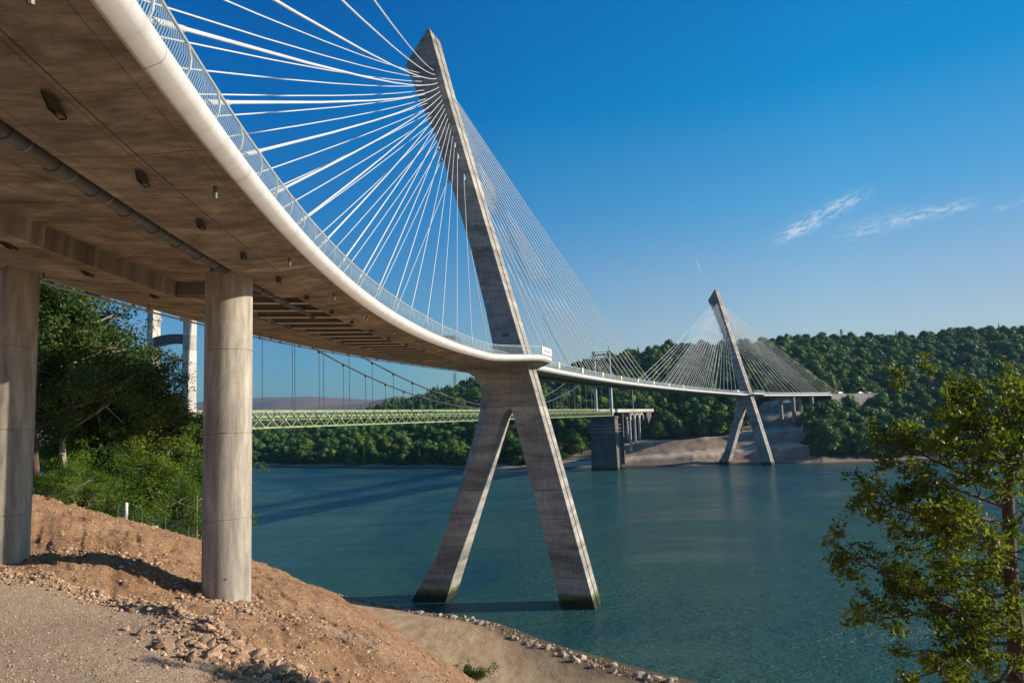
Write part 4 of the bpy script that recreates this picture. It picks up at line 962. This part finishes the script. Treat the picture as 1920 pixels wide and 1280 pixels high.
def conifer_mesh(seed):
    rg = np.random.default_rng(seed); P = []; Q = []
    for i in range(1500):
        z = 1.5 + 13.5 * rg.random() ** 1.15; r_ = (15.2 - z) * .20 * (.75 + .35 * math.sin(z * 4.2)) * rg.uniform(.65, 1.05); a_ = rg.uniform(0, 6.283)
        P.append((r_ * math.cos(a_), r_ * math.sin(a_), z)); Q.append((math.cos(a_), math.sin(a_), .35))
    V_, F_ = leaf_quads(np.array(P), .6, rg, .1, 4, np.array(Q), .7); bm = bmesh.new(); bmesh.ops.create_cone(bm, segments=9, radius1=2.1, radius2=.05, depth=13, matrix=Matrix.Translation((0, 0, 7.6)))
    vv = [tuple(v.co) for v in bm.verts]; ff = [tuple(v.index for v in f.verts) for f in bm.faces]; bm.free()
    return np.concatenate([V_, np.array(vv)]), [tuple(f) for f in F_], ff, len(V_)
cvars = []
for i in range(7):
    V_, f1, f2, off = crown_mesh(50 + i) if i < 6 else conifer_mesh(77); faces = f1 + [tuple(k_ + off for k_ in f) for f in f2]
    cvars.append((V_, faces, mesh_np('far_crown', V_, faces, m_far, link=False)))
rg = np.random.default_rng(3); cand = []
a_ = -.56
def add_pts():
    out_ = []
    y = 350.0
    while y < 960:
        stp = 5.9 + (y - 350) * .008
        for x in np.arange(-.55 * y, .80 * y, stp * 1.05):
            xx, yy = x + rg.uniform(-.42, .42) * stp, y + rg.uniform(-.42, .42) * stp; out_.append((xx, yy))
        y += stp
    return np.array(out_)
PP = add_pts(); A_ = PP[:, 0] / PP[:, 1]
ys = np.interp(A_, AS, YS); yr = np.interp(A_, AR, YR); bt = bare_to(A_)
ok = (PP[:, 1] > ys + 12) & (PP[:, 1] < yr + 14) & (PP[:, 1] > bt + 3) & (A_ > -.50) & (A_ < .76)
axp = AX[:, 1:3]
dd_ = np.min(np.hypot(PP[:, None, 0] - AX[None, 270:, 1], PP[:, None, 1] - AX[None, 270:, 2]), 1); ok &= dd_ > 9
# keep the old approach road clear
tt_ = (PP[:, 0] - TN.x) * od.x + (PP[:, 1] - TN.y) * od.y; vv_ = abs((PP[:, 0] - TN.x) * on.x + (PP[:, 1] - TN.y) * on.y); ok &= ~((vv_ < 9) & (tt_ > -5) & (tt_ < OL + 106))
PP = PP[ok]; A_ = A_[ok]; zz = height(PP[:, 0], PP[:, 1]); o_ = np.argsort(PP[:, 1]); PP = PP[o_]; zz = zz[o_]; A_ = A_[o_]
print('far trees', len(PP))
vis_near = [i for i in range(len(PP)) if not (-.50 < A_[i] < -.37)]
ind = set(vis_near[:280]); fpos = []; fscl = []; frot = []; fidx = []
for i, (x, y) in enumerate(PP):
    k_ = int(rg.integers(0, 6)); s_ = float(rg.uniform(.7, 1.0) + .75 * rg.random() ** 2); sz_ = s_ * float(rg.uniform(.78, 1.05)); rz_ = float(rg.uniform(0, 6.28))
    if (A_[i] < -.06 and y > 640 and rg.random() < .35) or rg.random() < .02: k_ = 6; s_ = float(rg.uniform(.7, 1.1)); sz_ = s_ * 1.05
    if i in ind:
        o_ = bpy.data.objects.new('woodland_tree', cvars[k_][2]); C.objects.link(o_); o_.location = (x, y, zz[i] - 3.2); o_.scale = (s_, s_, sz_); o_.rotation_euler = (0, 0, rz_)
        tag(o_, 'green tree in the front ranks of the woods along the far bank', 'tree', 'trees along the far bank')
    else: fpos.append((x, y, zz[i] - 3.2)); fscl.append((s_, s_, sz_)); frot.append((0, 0, rz_)); fidx.append(k_)
# the woods behind: one object that scatters the same crowns over its points
kinds = bpy.data.collections.new('forest_kinds')
for k_ in range(7):
    o_ = bpy.data.objects.new('forest_kind_%d' % k_, cvars[k_][2]); kinds.objects.link(o_)
fm = bpy.data.meshes.new('forest'); fm.vertices.add(len(fpos)); fm.vertices.foreach_set('co', np.array(fpos, np.float32).ravel())
for nm, dat, ty in (('tscale', fscl, 'FLOAT_VECTOR'), ('trot', frot, 'FLOAT_VECTOR')):
    at_ = fm.attributes.new(nm, ty, 'POINT'); at_.data.foreach_set('vector', np.array(dat, np.float32).ravel())
at_ = fm.attributes.new('tidx', 'INT', 'POINT'); at_.data.foreach_set('value', np.array(fidx, np.int32))
forest = bpy.data.objects.new('forest', fm); C.objects.link(forest); tag(forest, 'green broadleaf forest covering the hillsides across the river', 'forest', kind='stuff')
ng = bpy.data.node_groups.new('forest_scatter', 'GeometryNodeTree'); ng.interface.new_socket('Geometry', in_out='INPUT', socket_type='NodeSocketGeometry'); ng.interface.new_socket('Geometry', in_out='OUTPUT', socket_type='NodeSocketGeometry')
gi = ng.nodes.new('NodeGroupInput'); go = ng.nodes.new('NodeGroupOutput'); ip = ng.nodes.new('GeometryNodeInstanceOnPoints'); ci = ng.nodes.new('GeometryNodeCollectionInfo')
ci.inputs['Collection'].default_value = kinds; ci.inputs['Separate Children'].default_value = True; ci.inputs['Reset Children'].default_value = True; ip.inputs['Pick Instance'].default_value = True
def nattr(n, ty): q = ng.nodes.new('GeometryNodeInputNamedAttribute'); q.data_type = ty; q.inputs[0].default_value = n; return q.outputs[0]
ng.links.new(gi.outputs[0], ip.inputs['Points']); ng.links.new(ci.outputs[0], ip.inputs['Instance']); ng.links.new(nattr('tidx', 'INT'), ip.inputs['Instance Index'])
er = ng.nodes.new('FunctionNodeEulerToRotation'); ng.links.new(nattr('trot', 'FLOAT_VECTOR'), er.inputs[0]); ng.links.new(er.outputs[0], ip.inputs['Rotation']); ng.links.new(nattr('tscale', 'FLOAT_VECTOR'), ip.inputs['Scale'])
ng.links.new(ip.outputs[0], go.inputs[0]); forest.modifiers.new('scatter', 'NODES').node_group = ng

# ------------------------------------------------------------------ rocks and gravel
def rock_mesh(seed, sub=1):
    rg = np.random.default_rng(seed); bm = bmesh.new(); bmesh.ops.create_icosphere(bm, subdivisions=2, radius=.5)
    sc_ = Vector((rg.uniform(.8, 1.3), rg.uniform(.6, 1.), rg.uniform(.45, .8)))
    pl_ = [(Vector(rg.normal(size=3)).normalized(), rg.uniform(.26, .42)) for _ in range(9)]
    for v in bm.verts:
        for n_, d_ in pl_:
            q = v.co.dot(n_)
            if q > d_: v.co -= n_ * (q - d_)
        v.co = Vector((v.co.x * sc_.x, v.co.y * sc_.y, v.co.z * sc_.z))
    me = bpy.data.meshes.new('rock'); bm.to_mesh(me); bm.free(); return me
def rock_mat(name, a, c):
    m, Nn, Ll, b = M(name); oi = Nn.new('ShaderNodeObjectInfo'); n = noise_n(Nn, Ll, 4, 5, .7)
    r = ramp_n(Nn, Ll, n.outputs[0], [(.3, a), (.7, c)]); v = ramp_n(Nn, Ll, oi.outputs['Random'], [(0, (.6, .58, .55)), (1, (1.15, 1.1, 1.05))])
    cc = mixc(Nn, Ll, 1, r.outputs[0], v.outputs[0], 'MULTIPLY'); Ll.new(cc.outputs[0], b.inputs['Base Color']); b.inputs['Roughness'].default_value = .9; bump_n(Nn, Ll, b, n.outputs[0], .4, .03); return m
m_rk1 = rock_mat('shore_rock', (.26, .22, .17), (.52, .46, .38)); m_rk2 = rock_mat('rubble_rock', (.26, .16, .10), (.50, .35, .24))
rk1 = [rock_mesh(70 + i) for i in range(6)]; rk2 = [rock_mesh(90 + i) for i in range(6)]
for me in rk1: me.materials.append(m_rk1)
for me in rk2: me.materials.append(m_rk2)
shore = [(-38, 127), (-28, 116), (-13, 104), (-5, 99), (1, 90), (7, 83), (12, 77), (16, 74), (26, 62)]
cum = [0]
for a_, b_ in zip(shore[:-1], shore[1:]): cum.append(cum[-1] + math.hypot(b_[0] - a_[0], b_[1] - a_[1]))
for i in range(150):
    q = (rnd.random() ** .55) * cum[-1] if i < 110 else rnd.random() * cum[-1] * .55
    k_ = max(j for j in range(len(cum) - 1) if cum[j] <= q); t = (q - cum[k_]) / (cum[k_ + 1] - cum[k_])
    x = shore[k_][0] + t * (shore[k_ + 1][0] - shore[k_][0]); y = shore[k_][1] + t * (shore[k_ + 1][1] - shore[k_][1])
    off_ = rnd.uniform(-1.6, .5) * (.5 + q / cum[-1]); nx, ny = .75, .66
    x += nx * off_; y += ny * off_; o_ = bpy.data.objects.new('boulder', rk1[i % 6]); C.objects.link(o_)
    s_ = rnd.uniform(.4, 1.5) * (.35 + .85 * (q / cum[-1])); o_.location = (x, y, max(hpt(x, y), -.05) + s_ * .12); o_.scale = (s_, s_, s_); o_.rotation_euler = (rnd.uniform(-.5, .5), rnd.uniform(-.5, .5), rnd.uniform(0, 6.28))
    tag(o_, 'pale angular boulder in the line edging the water below the dirt track', 'boulder', 'boulders along the water edge')
# rubble heap
pile = [(-8.9, 19.9), (-7.2, 19.0), (-5.3, 18.3)]
depsg = None
gv = vs.reshape(nr, na, 3)
def gz(x, y):
    r = math.hypot(x, y); t = math.atan2(x, y); i = min(max(int(np.searchsorted(rr_, r)) - 1, 0), nr - 2); j = min(max(int(np.searchsorted(th, t)) - 1, 0), na - 2)
    fr = (r - rr_[i]) / (rr_[i + 1] - rr_[i]); ft = (t - th[j]) / (th[j + 1] - th[j])
    return float((Z[i, j] * (1 - fr) + Z[i + 1, j] * fr) * (1 - ft) + (Z[i, j + 1] * (1 - fr) + Z[i + 1, j + 1] * fr) * ft)
for i in range(150):
    t = rnd.random(); a_, b_ = (pile[0], pile[1]) if t < .5 else (pile[1], pile[2]); t = (t * 2) % 1
    x = a_[0] + t * (b_[0] - a_[0]) + rnd.gauss(0, .75); y = a_[1] + t * (b_[1] - a_[1]) + rnd.gauss(0, .9); s_ = .14 + .34 * rnd.random() ** 1.8
    o_ = bpy.data.objects.new('rubble_stone', rk2[i % 6]); C.objects.link(o_); o_.location = (x, y, gz(x, y) + s_ * .18); o_.scale = (s_ * 1.2, s_, s_ * .8); o_.rotation_euler = (rnd.uniform(-.7, .7), rnd.uniform(-.7, .7), rnd.uniform(0, 6.28))
    tag(o_, 'brown broken stone in the loose rubble heap at the edge of the gravel platform', 'stone', 'stones of the rubble heap')
# loose gravel and clods over the slope: one object
base_r = np.array([tuple(v.co) for v in rk2[0].vertices]); 
bmx = bmesh.new(); bmesh.ops.create_icosphere(bmx, subdivisions=1, radius=.5); ico = np.array([tuple(v.co) for v in bmx.verts]); icf = np.array([[v.index for v in f.verts] for f in bmx.faces]); bmx.free()
rg = np.random.default_rng(21); cols = []
def scatter(n, fn, smin, smax, pw=3):
    out_ = []
    for _ in range(n):
        x, y = fn(); s_ = smin + (smax - smin) * rg.random() ** pw; out_.append((x, y, s_))
    return out_
def on_line(pl_, sd_):
    k_ = rg.integers(0, len(pl_) - 1); t = rg.random(); a_, b_ = pl_[k_], pl_[k_ + 1]
    return a_[0] + t * (b_[0] - a_[0]) + rg.normal() * sd_, a_[1] + t * (b_[1] - a_[1]) + rg.normal() * sd_
def in_wedge():
    a_ = rg.uniform(-.75, .02); y = 13 + 45 * rg.random() ** 1.3; return a_ * y, y
def ey(x): return float(np.interp(x, [-40, -17, -13.9, -12.6, -10.6, -8.8, -8.1, -7.2, -6.4, -5], [25, 23.8, 23.9, 23.4, 22.2, 20.8, 19.6, 17.6, 14, 8]))
wed = scatter(42000, in_wedge, .018, .14, 6); wed = [(x, y, (min(s_, .05) if y < ey(x) else s_)) for x, y, s_ in wed]
items = wed + scatter(3200, lambda: on_line(edge, .3), .03, .16, 2) + scatter(1800, lambda: on_line(pile, .9), .03, .14, 2) + scatter(500, lambda: on_line([(-20, 29), (-16, 29.5), (-12, 27.2), (-10, 26.6), (-8, 28)], .5), .05, .26, 2) + scatter(1400, lambda: on_line(shore, .9), .08, .35, 2)
VV = []; FF = []
for i, (x, y, s_) in enumerate(items):
    z = gz(x, y)
    if z < .02: continue
    j = ico * (rg.uniform(.55, 1.2, (len(ico), 1))) * s_ * np.array([1.2, 1, .75]); an = rg.uniform(0, 6.28); c_, s2 = math.cos(an), math.sin(an)
    VV.append(np.stack([j[:, 0] * c_ - j[:, 1] * s2 + x, j[:, 0] * s2 + j[:, 1] * c_ + y, j[:, 2] + z + s_ * .12], 1)); FF.append(icf + 12 * (len(VV) - 1))
def gravel_mat():
    m, Nn, Ll, b = M('loose_gravel'); g = Nn.new('ShaderNodeNewGeometry')
    r = ramp_n(Nn, Ll, g.outputs['Random Per Island'], [(0, (.22, .12, .065)), (.5, (.40, .25, .145)), (.9, (.48, .34, .23)), (1, (.55, .45, .35))]); Ll.new(r.outputs[0], b.inputs['Base Color']); b.inputs['Roughness'].default_value = .95; return m
o_ = mesh_np('gravel', np.concatenate(VV), np.concatenate(FF), gravel_mat()); tag(o_, 'loose stones and clods scattered over the bare earth slope', 'gravel', kind='stuff')

# ------------------------------------------------------------------ vehicles, people, banners, small things
def car(label, loc, heading, paint, van=False, name='car', Ht_=1.42):
    e = empty(name, loc, -heading); tag(e, label, 'van' if van else 'car')
    Lh, Wh = (2.35, .95) if van else (2.1, .86); Ht = 1.95 if van else Ht_
    side = [(-Lh, .35), (-Lh, .85), (-Lh * .97, 1.0 if not van else 1.7), (-Lh * .70 if not van else -Lh * .93, Ht - .06), (-Lh * .30, Ht), (Lh * .12, Ht - .03), (Lh * .45 if not van else Lh * .62, .98 if not van else 1.15), (Lh * .9, .82), (Lh, .62), (Lh, .35)]
    V_ = []; n_ = len(side); Fc = []
    for xs, k_ in ((-Wh, .0), (-Wh * .97, 0), (Wh * .97, 0), (Wh, 0)):
        for (y, z) in side:
            inset = 0 if z < 1.0 else .14 * (z - 1.0) / (Ht - 1.0) * (1 if not van else .5)
            V_.append((xs * (1 - inset), y, z))
    for k_ in range(3):
        for i in range(n_): Fc.append((k_ * n_ + i, (k_ + 1) * n_ + i, (k_ + 1) * n_ + (i + 1) % n_, k_ * n_ + (i + 1) % n_))
    Fc.append(tuple(range(n_))); Fc.append(tuple(3 * n_ + i for i in range(n_))[::-1])
    body = mesh_np('body', V_, Fc, paint, e)
    for sd_ in (-1, 1):
        b = MB(); x0 = sd_ * (Wh * .93 + .012); zt = Ht - .12
        b.add([(sd_ * (Wh + .004), -Lh * .62, .98), (sd_ * (Wh + .004), Lh * .36, .98), (x0 * .935, Lh * .12, zt), (x0 * .935, -Lh * .5, zt)], [(0, 1, 2, 3)]); b.build('side_window', m_glass, e)
    b = MB(); b.add([(-Wh * .84, Lh * .43, 1.03), (Wh * .84, Lh * .43, 1.03), (Wh * .76, Lh * .16, Ht - .08), (-Wh * .76, Lh * .16, Ht - .08)], [(0, 1, 2, 3)])
    for p_ in range(4): b.v[p_] = (b.v[p_][0], b.v[p_][1] + .06, b.v[p_][2] + .03)
    b.build('windscreen', m_glass, e)
    for sx2 in (-1, 1):
        for sy2 in (-.62, .62):
            b = MB(); b.tube([(sx2 * (Wh - .18), sy2 * Lh, .32), (sx2 * (Wh + .02), sy2 * Lh, .32)], .32, 16); wl_ = b.build('wheel', m_dark, e)
            b = MB(); b.tube([(sx2 * (Wh + .0), sy2 * Lh, .32), (sx2 * (Wh + .03), sy2 * Lh, .32)], .19, 12); b.build('rim', m_chrome, wl_)
        b = MB(); b.box((sx2 * Wh * .72, Lh - .02, .68), (.34, .08, .14)); b.build('headlight', m_white, e)
        b = MB(); b.box((sx2 * Wh * .78, -Lh + .01, .78), (.24, .07, .16)); b.build('tail_light', m_lamp, e)
    return e
def hd(s): return float(np.interp(s, AX[:, 0], AX[:, 3]))
def paint(n, c): return plain(n, c, .25, .2, .04, 1)
p_dark, p_white, p_silver, p_blue = paint('dark_paint', (.02, .03, .04)), paint('white_car_paint', (.75, .75, .73)), paint('silver_paint', (.45, .46, .48)), paint('blue_paint', (.25, .36, .45))
car('dark car driving on the curved deck just before the near pylon', pt(-27, 1.3, .9), hd(-27), p_dark, Ht_=1.66)
car('white van on the deck below the far leaning pylon', pt(276, 1.0, .9), hd(276), p_white, True, 'van')
car('silver car on the road just past the far end of the bridge cables', pt(404, -2, .9), hd(404), p_silver)
car('pale blue car farther along the road above the panelled retaining wall', pt(428, -2, .9), hd(428), p_blue)
car('white car parked on the road between the silver and the pale blue cars', pt(417, 1.5, .9), hd(417), p_white)

def person(label, loc, rz, top, trousers, hair, lean=.0, name='person'):
    """standing figure grown from a skeleton with a skin modifier"""
    J = {'pel': (0, 0, .95), 'chest': (0, .02 + lean * .3, 1.35), 'neck': (0, .03 + lean * .5, 1.50), 'head': (0, .05 + lean * .6, 1.60), 'crown': (0, .04 + lean * .6, 1.74),
         'shl': (-.18, .02 + lean * .42, 1.44), 'ell': (-.26, .10 + lean * .7, 1.20), 'hal': (-.18, .32 + lean * .8, 1.12), 'shr': (.18, .02 + lean * .42, 1.44), 'elr': (.26, .10 + lean * .7, 1.20), 'har': (.18, .32 + lean * .8, 1.12),
         'hil': (-.10, 0, .88), 'knl': (-.12, .03, .48), 'anl': (-.12, -.03, .08), 'tol': (-.13, .14, .04), 'hir': (.10, 0, .88), 'knr': (.13, .02, .48), 'anr': (.14, -.02, .08), 'tor': (.15, .15, .04)}
    Rr = dict(pel=.15, chest=.165, neck=.06, head=.10, crown=.075, shl=.075, ell=.05, hal=.035, shr=.075, elr=.05, har=.035, hil=.10, knl=.065, anl=.045, tol=.04, hir=.10, knr=.065, anr=.045, tor=.04)
    E_ = [('pel', 'chest'), ('chest', 'neck'), ('neck', 'head'), ('head', 'crown'), ('chest', 'shl'), ('shl', 'ell'), ('ell', 'hal'), ('chest', 'shr'), ('shr', 'elr'), ('elr', 'har'), ('pel', 'hil'), ('hil', 'knl'), ('knl', 'anl'), ('anl', 'tol'), ('pel', 'hir'), ('hir', 'knr'), ('knr', 'anr'), ('anr', 'tor')]
    ks = list(J); me_ = bpy.data.meshes.new(name); me_.from_pydata([J[k_] for k_ in ks], [(ks.index(a_), ks.index(b_)) for a_, b_ in E_], [])
    o_ = bpy.data.objects.new(name, me_); C.objects.link(o_); md = o_.modifiers.new('skin', 'SKIN')
    for i, k_ in enumerate(ks): me_.skin_vertices[0].data[i].radius = (Rr[k_], Rr[k_]); me_.skin_vertices[0].data[i].use_root = (k_ == 'pel')
    o_.modifiers.new('sub', 'SUBSURF').levels = 1; o_.modifiers['sub'].render_levels = 2
    dg = bpy.context.evaluated_depsgraph_get(); me2 = bpy.data.meshes.new_from_object(o_.evaluated_get(dg)); o_.modifiers.clear(); o_.data = me2
    for m_ in (top, trousers, m_skin): me2.materials.append(m_)
    for p_ in me2.polygons:
        z = p_.center.z; p_.material_index = 2 if (z > 1.49 or (abs(p_.center.y) > .27 + lean * .6 and z < 1.2)) else (0 if z > .92 else 1); p_.use_smooth = True
    o_.location = loc; o_.rotation_euler = (0, 0, rz); tag(o_, label, 'person')
    b = MB(); c_ = Vector(J['crown']) + Vector((0, -.03, -.02)); bm = bmesh.new(); bmesh.ops.create_icosphere(bm, subdivisions=2, radius=.115, matrix=Matrix.Translation(c_) @ Matrix.Diagonal((.95, 1.1, .95, 1))); mh = bpy.data.meshes.new('hair'); bm.to_mesh(mh); bm.free(); mh.materials.append(hair); oh = bpy.data.objects.new('hair', mh); C.objects.link(oh); oh.parent = o_
    return o_
pb = pt(1.9, WR + 3.15, .80); person('person in a navy top leaning on the balcony railing by the near pylon', (pb.x, pb.y, pb.z), -hd(3) - 1.9, m_navy, m_dark, m_hair, .12)
pf = pt(345, WL + 1.4, .9); m_pink = plain('pale_pink_cloth', (.62, .42, .40), .8, 0, .1, 4); person('person in pale pink walking on the deck under the cables of the far pylon', (pf.x, pf.y, pf.z), 1.2, m_pink, m_white, m_hair)
# banners tied to the railing
def banner(s0, s1, z0, z1, label, two, marks=True, grp=None):
    V_ = []; Fc = []; n_ = 10; mats = [m_white, m_yellow, m_navy]
    for i in range(n_ + 1):
        s_ = s0 + (s1 - s0) * i / n_; r_ = wrs(s_) + .42 + .03 * math.sin(i * 1.7); V_ += [pt(s_, r_, z0), pt(s_, r_, z1), pt(s_, r_ - .02, z1), pt(s_, r_ - .02, z0)]
    for i in range(n_):
        a_ = 4 * i
        for j in range(4): Fc.append((a_ + j, a_ + 4 + j, a_ + 4 + (j + 1) % 4, a_ + (j + 1) % 4))
    o_ = mesh_np('banner', V_, Fc, mats)
    for p_i, p_ in enumerate(o_.data.polygons): p_.material_index = 1 if (two and (p_i // 4) / n_ > two) else 0
    tag(o_, label, 'banner', grp)
    if marks:
        b = MB()
        for i in range(7):
            q = .12 + i * .085; s_ = s0 + (s1 - s0) * q; b.add([pt(s_, wrs(s_) + .47, z0 + .45), pt(s_ + .16 * abs(s1 - s0) / 3, wrs(s_) + .47, z0 + .45), pt(s_ + .16 * abs(s1 - s0) / 3, wrs(s_) + .47, z0 + .45 + rnd.uniform(.1, .25)), pt(s_, wrs(s_) + .47, z0 + .45 + rnd.uniform(.1, .25))], [(0, 1, 2, 3)])
        b.build('lettering', m_navy, o_)
    return o_
banner(-7.0, .4, .90, 1.98, 'white banner with faint lettering and a yellow end tied to the balcony railing', .72)
for s_, w_ in ((23, 'nearest'), (45, ''), (67, ''), (89, ''), (111, ''), (133, ''), (155, ''), (177, '')):
    banner(s_, s_ + 1.5, 1.0, 2.15, 'small cream and yellow banner hung on the railing of the span between the pylons', .45, False, 'small banners along the railing')

# electricity pylons on the hilltops
def epylon(px_, py0, py1, Y_, label):
    a_, c_ = at(px_, py0, Y_), at(px_, py1, Y_); base = a_.z - 14; h_ = c_.z - base; b = MB(); hw = h_ * .075
    for sx2 in (-1, 1):
        for sy2 in (-1, 1): b.bar((sx2 * hw, sy2 * hw, 0), (sx2 * hw * .3, sy2 * hw * .3, h_), .28)
    for i in range(10):
        z0, z1 = h_ * i / 10, h_ * (i + 1) / 10; w0, w1 = hw * (1 - .7 * i / 10), hw * (1 - .7 * (i + 1) / 10)
        for sy2 in (-1, 1): b.bar((-w0, sy2 * w0, z0), (w1, sy2 * w1, z1), .16); b.bar((w0, sy2 * w0, z0), (-w1, sy2 * w1, z1), .16)
    for z in (.72, .83, .94): b.bar((-h_ * .13, 0, h_ * z), (h_ * .13, 0, h_ * z), .3)
    o_ = b.build('electricity_pylon', m_grey); o_.location = (a_.x, Y_, base); tag(o_, label, 'pylon')
epylon(853, 722, 699, 905, 'lattice electricity pylon on the wooded hill left of the near bridge pylon'); epylon(1578, 632, 617, 735, 'small lattice mast on the skyline of the wooded hill right of the far pylon')

# post, mesh fence and log at the foot of the grove
p_ = at(236, 986, 46); zg = gz(p_.x, p_.y); b = MB(); b.tube([(p_.x, p_.y, zg - .3), (p_.x, p_.y, zg + 1.25)], .10, 14); b.tube([(p_.x, p_.y, zg + 1.25), (p_.x, p_.y, zg + 1.3)], [.10, .05], 14)
tag(b.build('marker_post', m_white, None, False), 'short white post at the edge of the grove above the earth slope', 'post')
m_gm = plain('green_wire', (.03, .12, .08), .5, .2, .1, 3); b = MB(); x0, y0 = p_.x - .35, p_.y - .25
fx = [(x0 + 1.35 * i, y0 + .25 * i) for i in range(4)]
for x, y in fx: b.tube([(x, y, gz(x, y) - .2), (x, y, gz(x, y) + 1.15)], .028, 6)
fo = b.build('wire_fence', m_gm); tag(fo, 'low green wire mesh fence beside the short white post', 'fence')
b = MB()
for (x, y), (x2, y2) in zip(fx[:-1], fx[1:]):
    za, zb2 = gz(x, y), gz(x2, y2)
    for k_ in range(9): b.bar((x, y, za + .1 + k_ * .125), (x2, y2, zb2 + .1 + k_ * .125), .008)
    for k_ in range(14): q = k_ / 14; xx, yy, z2 = x + (x2 - x) * q, y + (y2 - y) * q, za + (zb2 - za) * q; b.bar((xx, yy, z2 + .1), (xx, yy, z2 + 1.1), .008)
b.build('mesh_panel', m_gm, fo)
lg = at(283, 992, 46); z = gz(lg.x, lg.y); b = MB(); b.tube([(lg.x - 1.2, lg.y + .2, z + .12), (lg.x + .4, lg.y, z + .18)], [.12, .15], 10); tag(b.build('log', m_barkp, None, True), 'short felled log lying at the foot of the green wire fence', 'log')
# white marker near the far columns
mk = at(1503, 783, 400); z = hpt(mk.x, 400); b = MB(); b.tube([(mk.x, 400, z - .2), (mk.x, 400, z + 2.4)], .35, 8); b.tube([(mk.x, 400, z + 2.4), (mk.x, 400, z + 3)], [.35, .1], 8); tag(b.build('bollard', m_white), 'white bollard on the far bank beside the last bridge columns', 'bollard')
# weeds on the slope edge
def weed(px_, py_, Y_, seed, h_, label):
    rg = np.random.default_rng(seed); p_ = at(px_, py_, Y_); z = gz(p_.x, p_.y); b = MB(); tp = []
    for i in range(7):
        e_ = Vector((rg.normal() * .45, rg.normal() * .45, h_ * rg.uniform(.4, 1.1))); b.tube([(0, 0, -.1), e_ * .5 + Vector((0, 0, .1)), e_], [.02, .013, .006], 5); tp += [e_, e_ * .7, e_ * .85]
    cent = np.repeat(np.array([list(t) for t in tp]), 26, 0) + rg.normal(size=(len(tp) * 26, 3)) * .12; V_, F_ = leaf_quads(cent, .12, rg, .3, 6)
    e = empty('weed_plant', (p_.x, p_.y, z)); tag(e, label, 'plant'); mesh_np('leaves', V_, F_, m_leaf, e); b.build('stem', m_bark, e)
weed(893, 1242, 39.5, 1, .6, 'small leafy weed at the crest of the slope above the dirt track')
weed(270, 1002, 46.5, 2, .7, 'scrubby bush below the wire fence at the grove edge')
weed(880, 1222, 41, 3, .8, 'thin bare-stemmed weed just left of the leafy weed on the slope')

# evening air between here and the far hills
b = MB(); b.box((0, 2500, 127), (14000, 13000, 270)); hz = b.build('haze', None); hm = bpy.data.materials.new('haze_air'); hm.use_nodes = True; hn = hm.node_tree; hn.nodes.remove(hn.nodes['Principled BSDF'])
pv = hn.nodes.new('ShaderNodeVolumePrincipled'); pv.inputs['Color'].default_value = (.36, .60, .95, 1); pv.inputs['Density'].default_value = .000058; pv.inputs['Anisotropy'].default_value = .2
hn.links.new(pv.outputs[0], hn.nodes['Material Output'].inputs['Volume']); hz.data.materials.append(hm); tag(hz, kind='stuff')
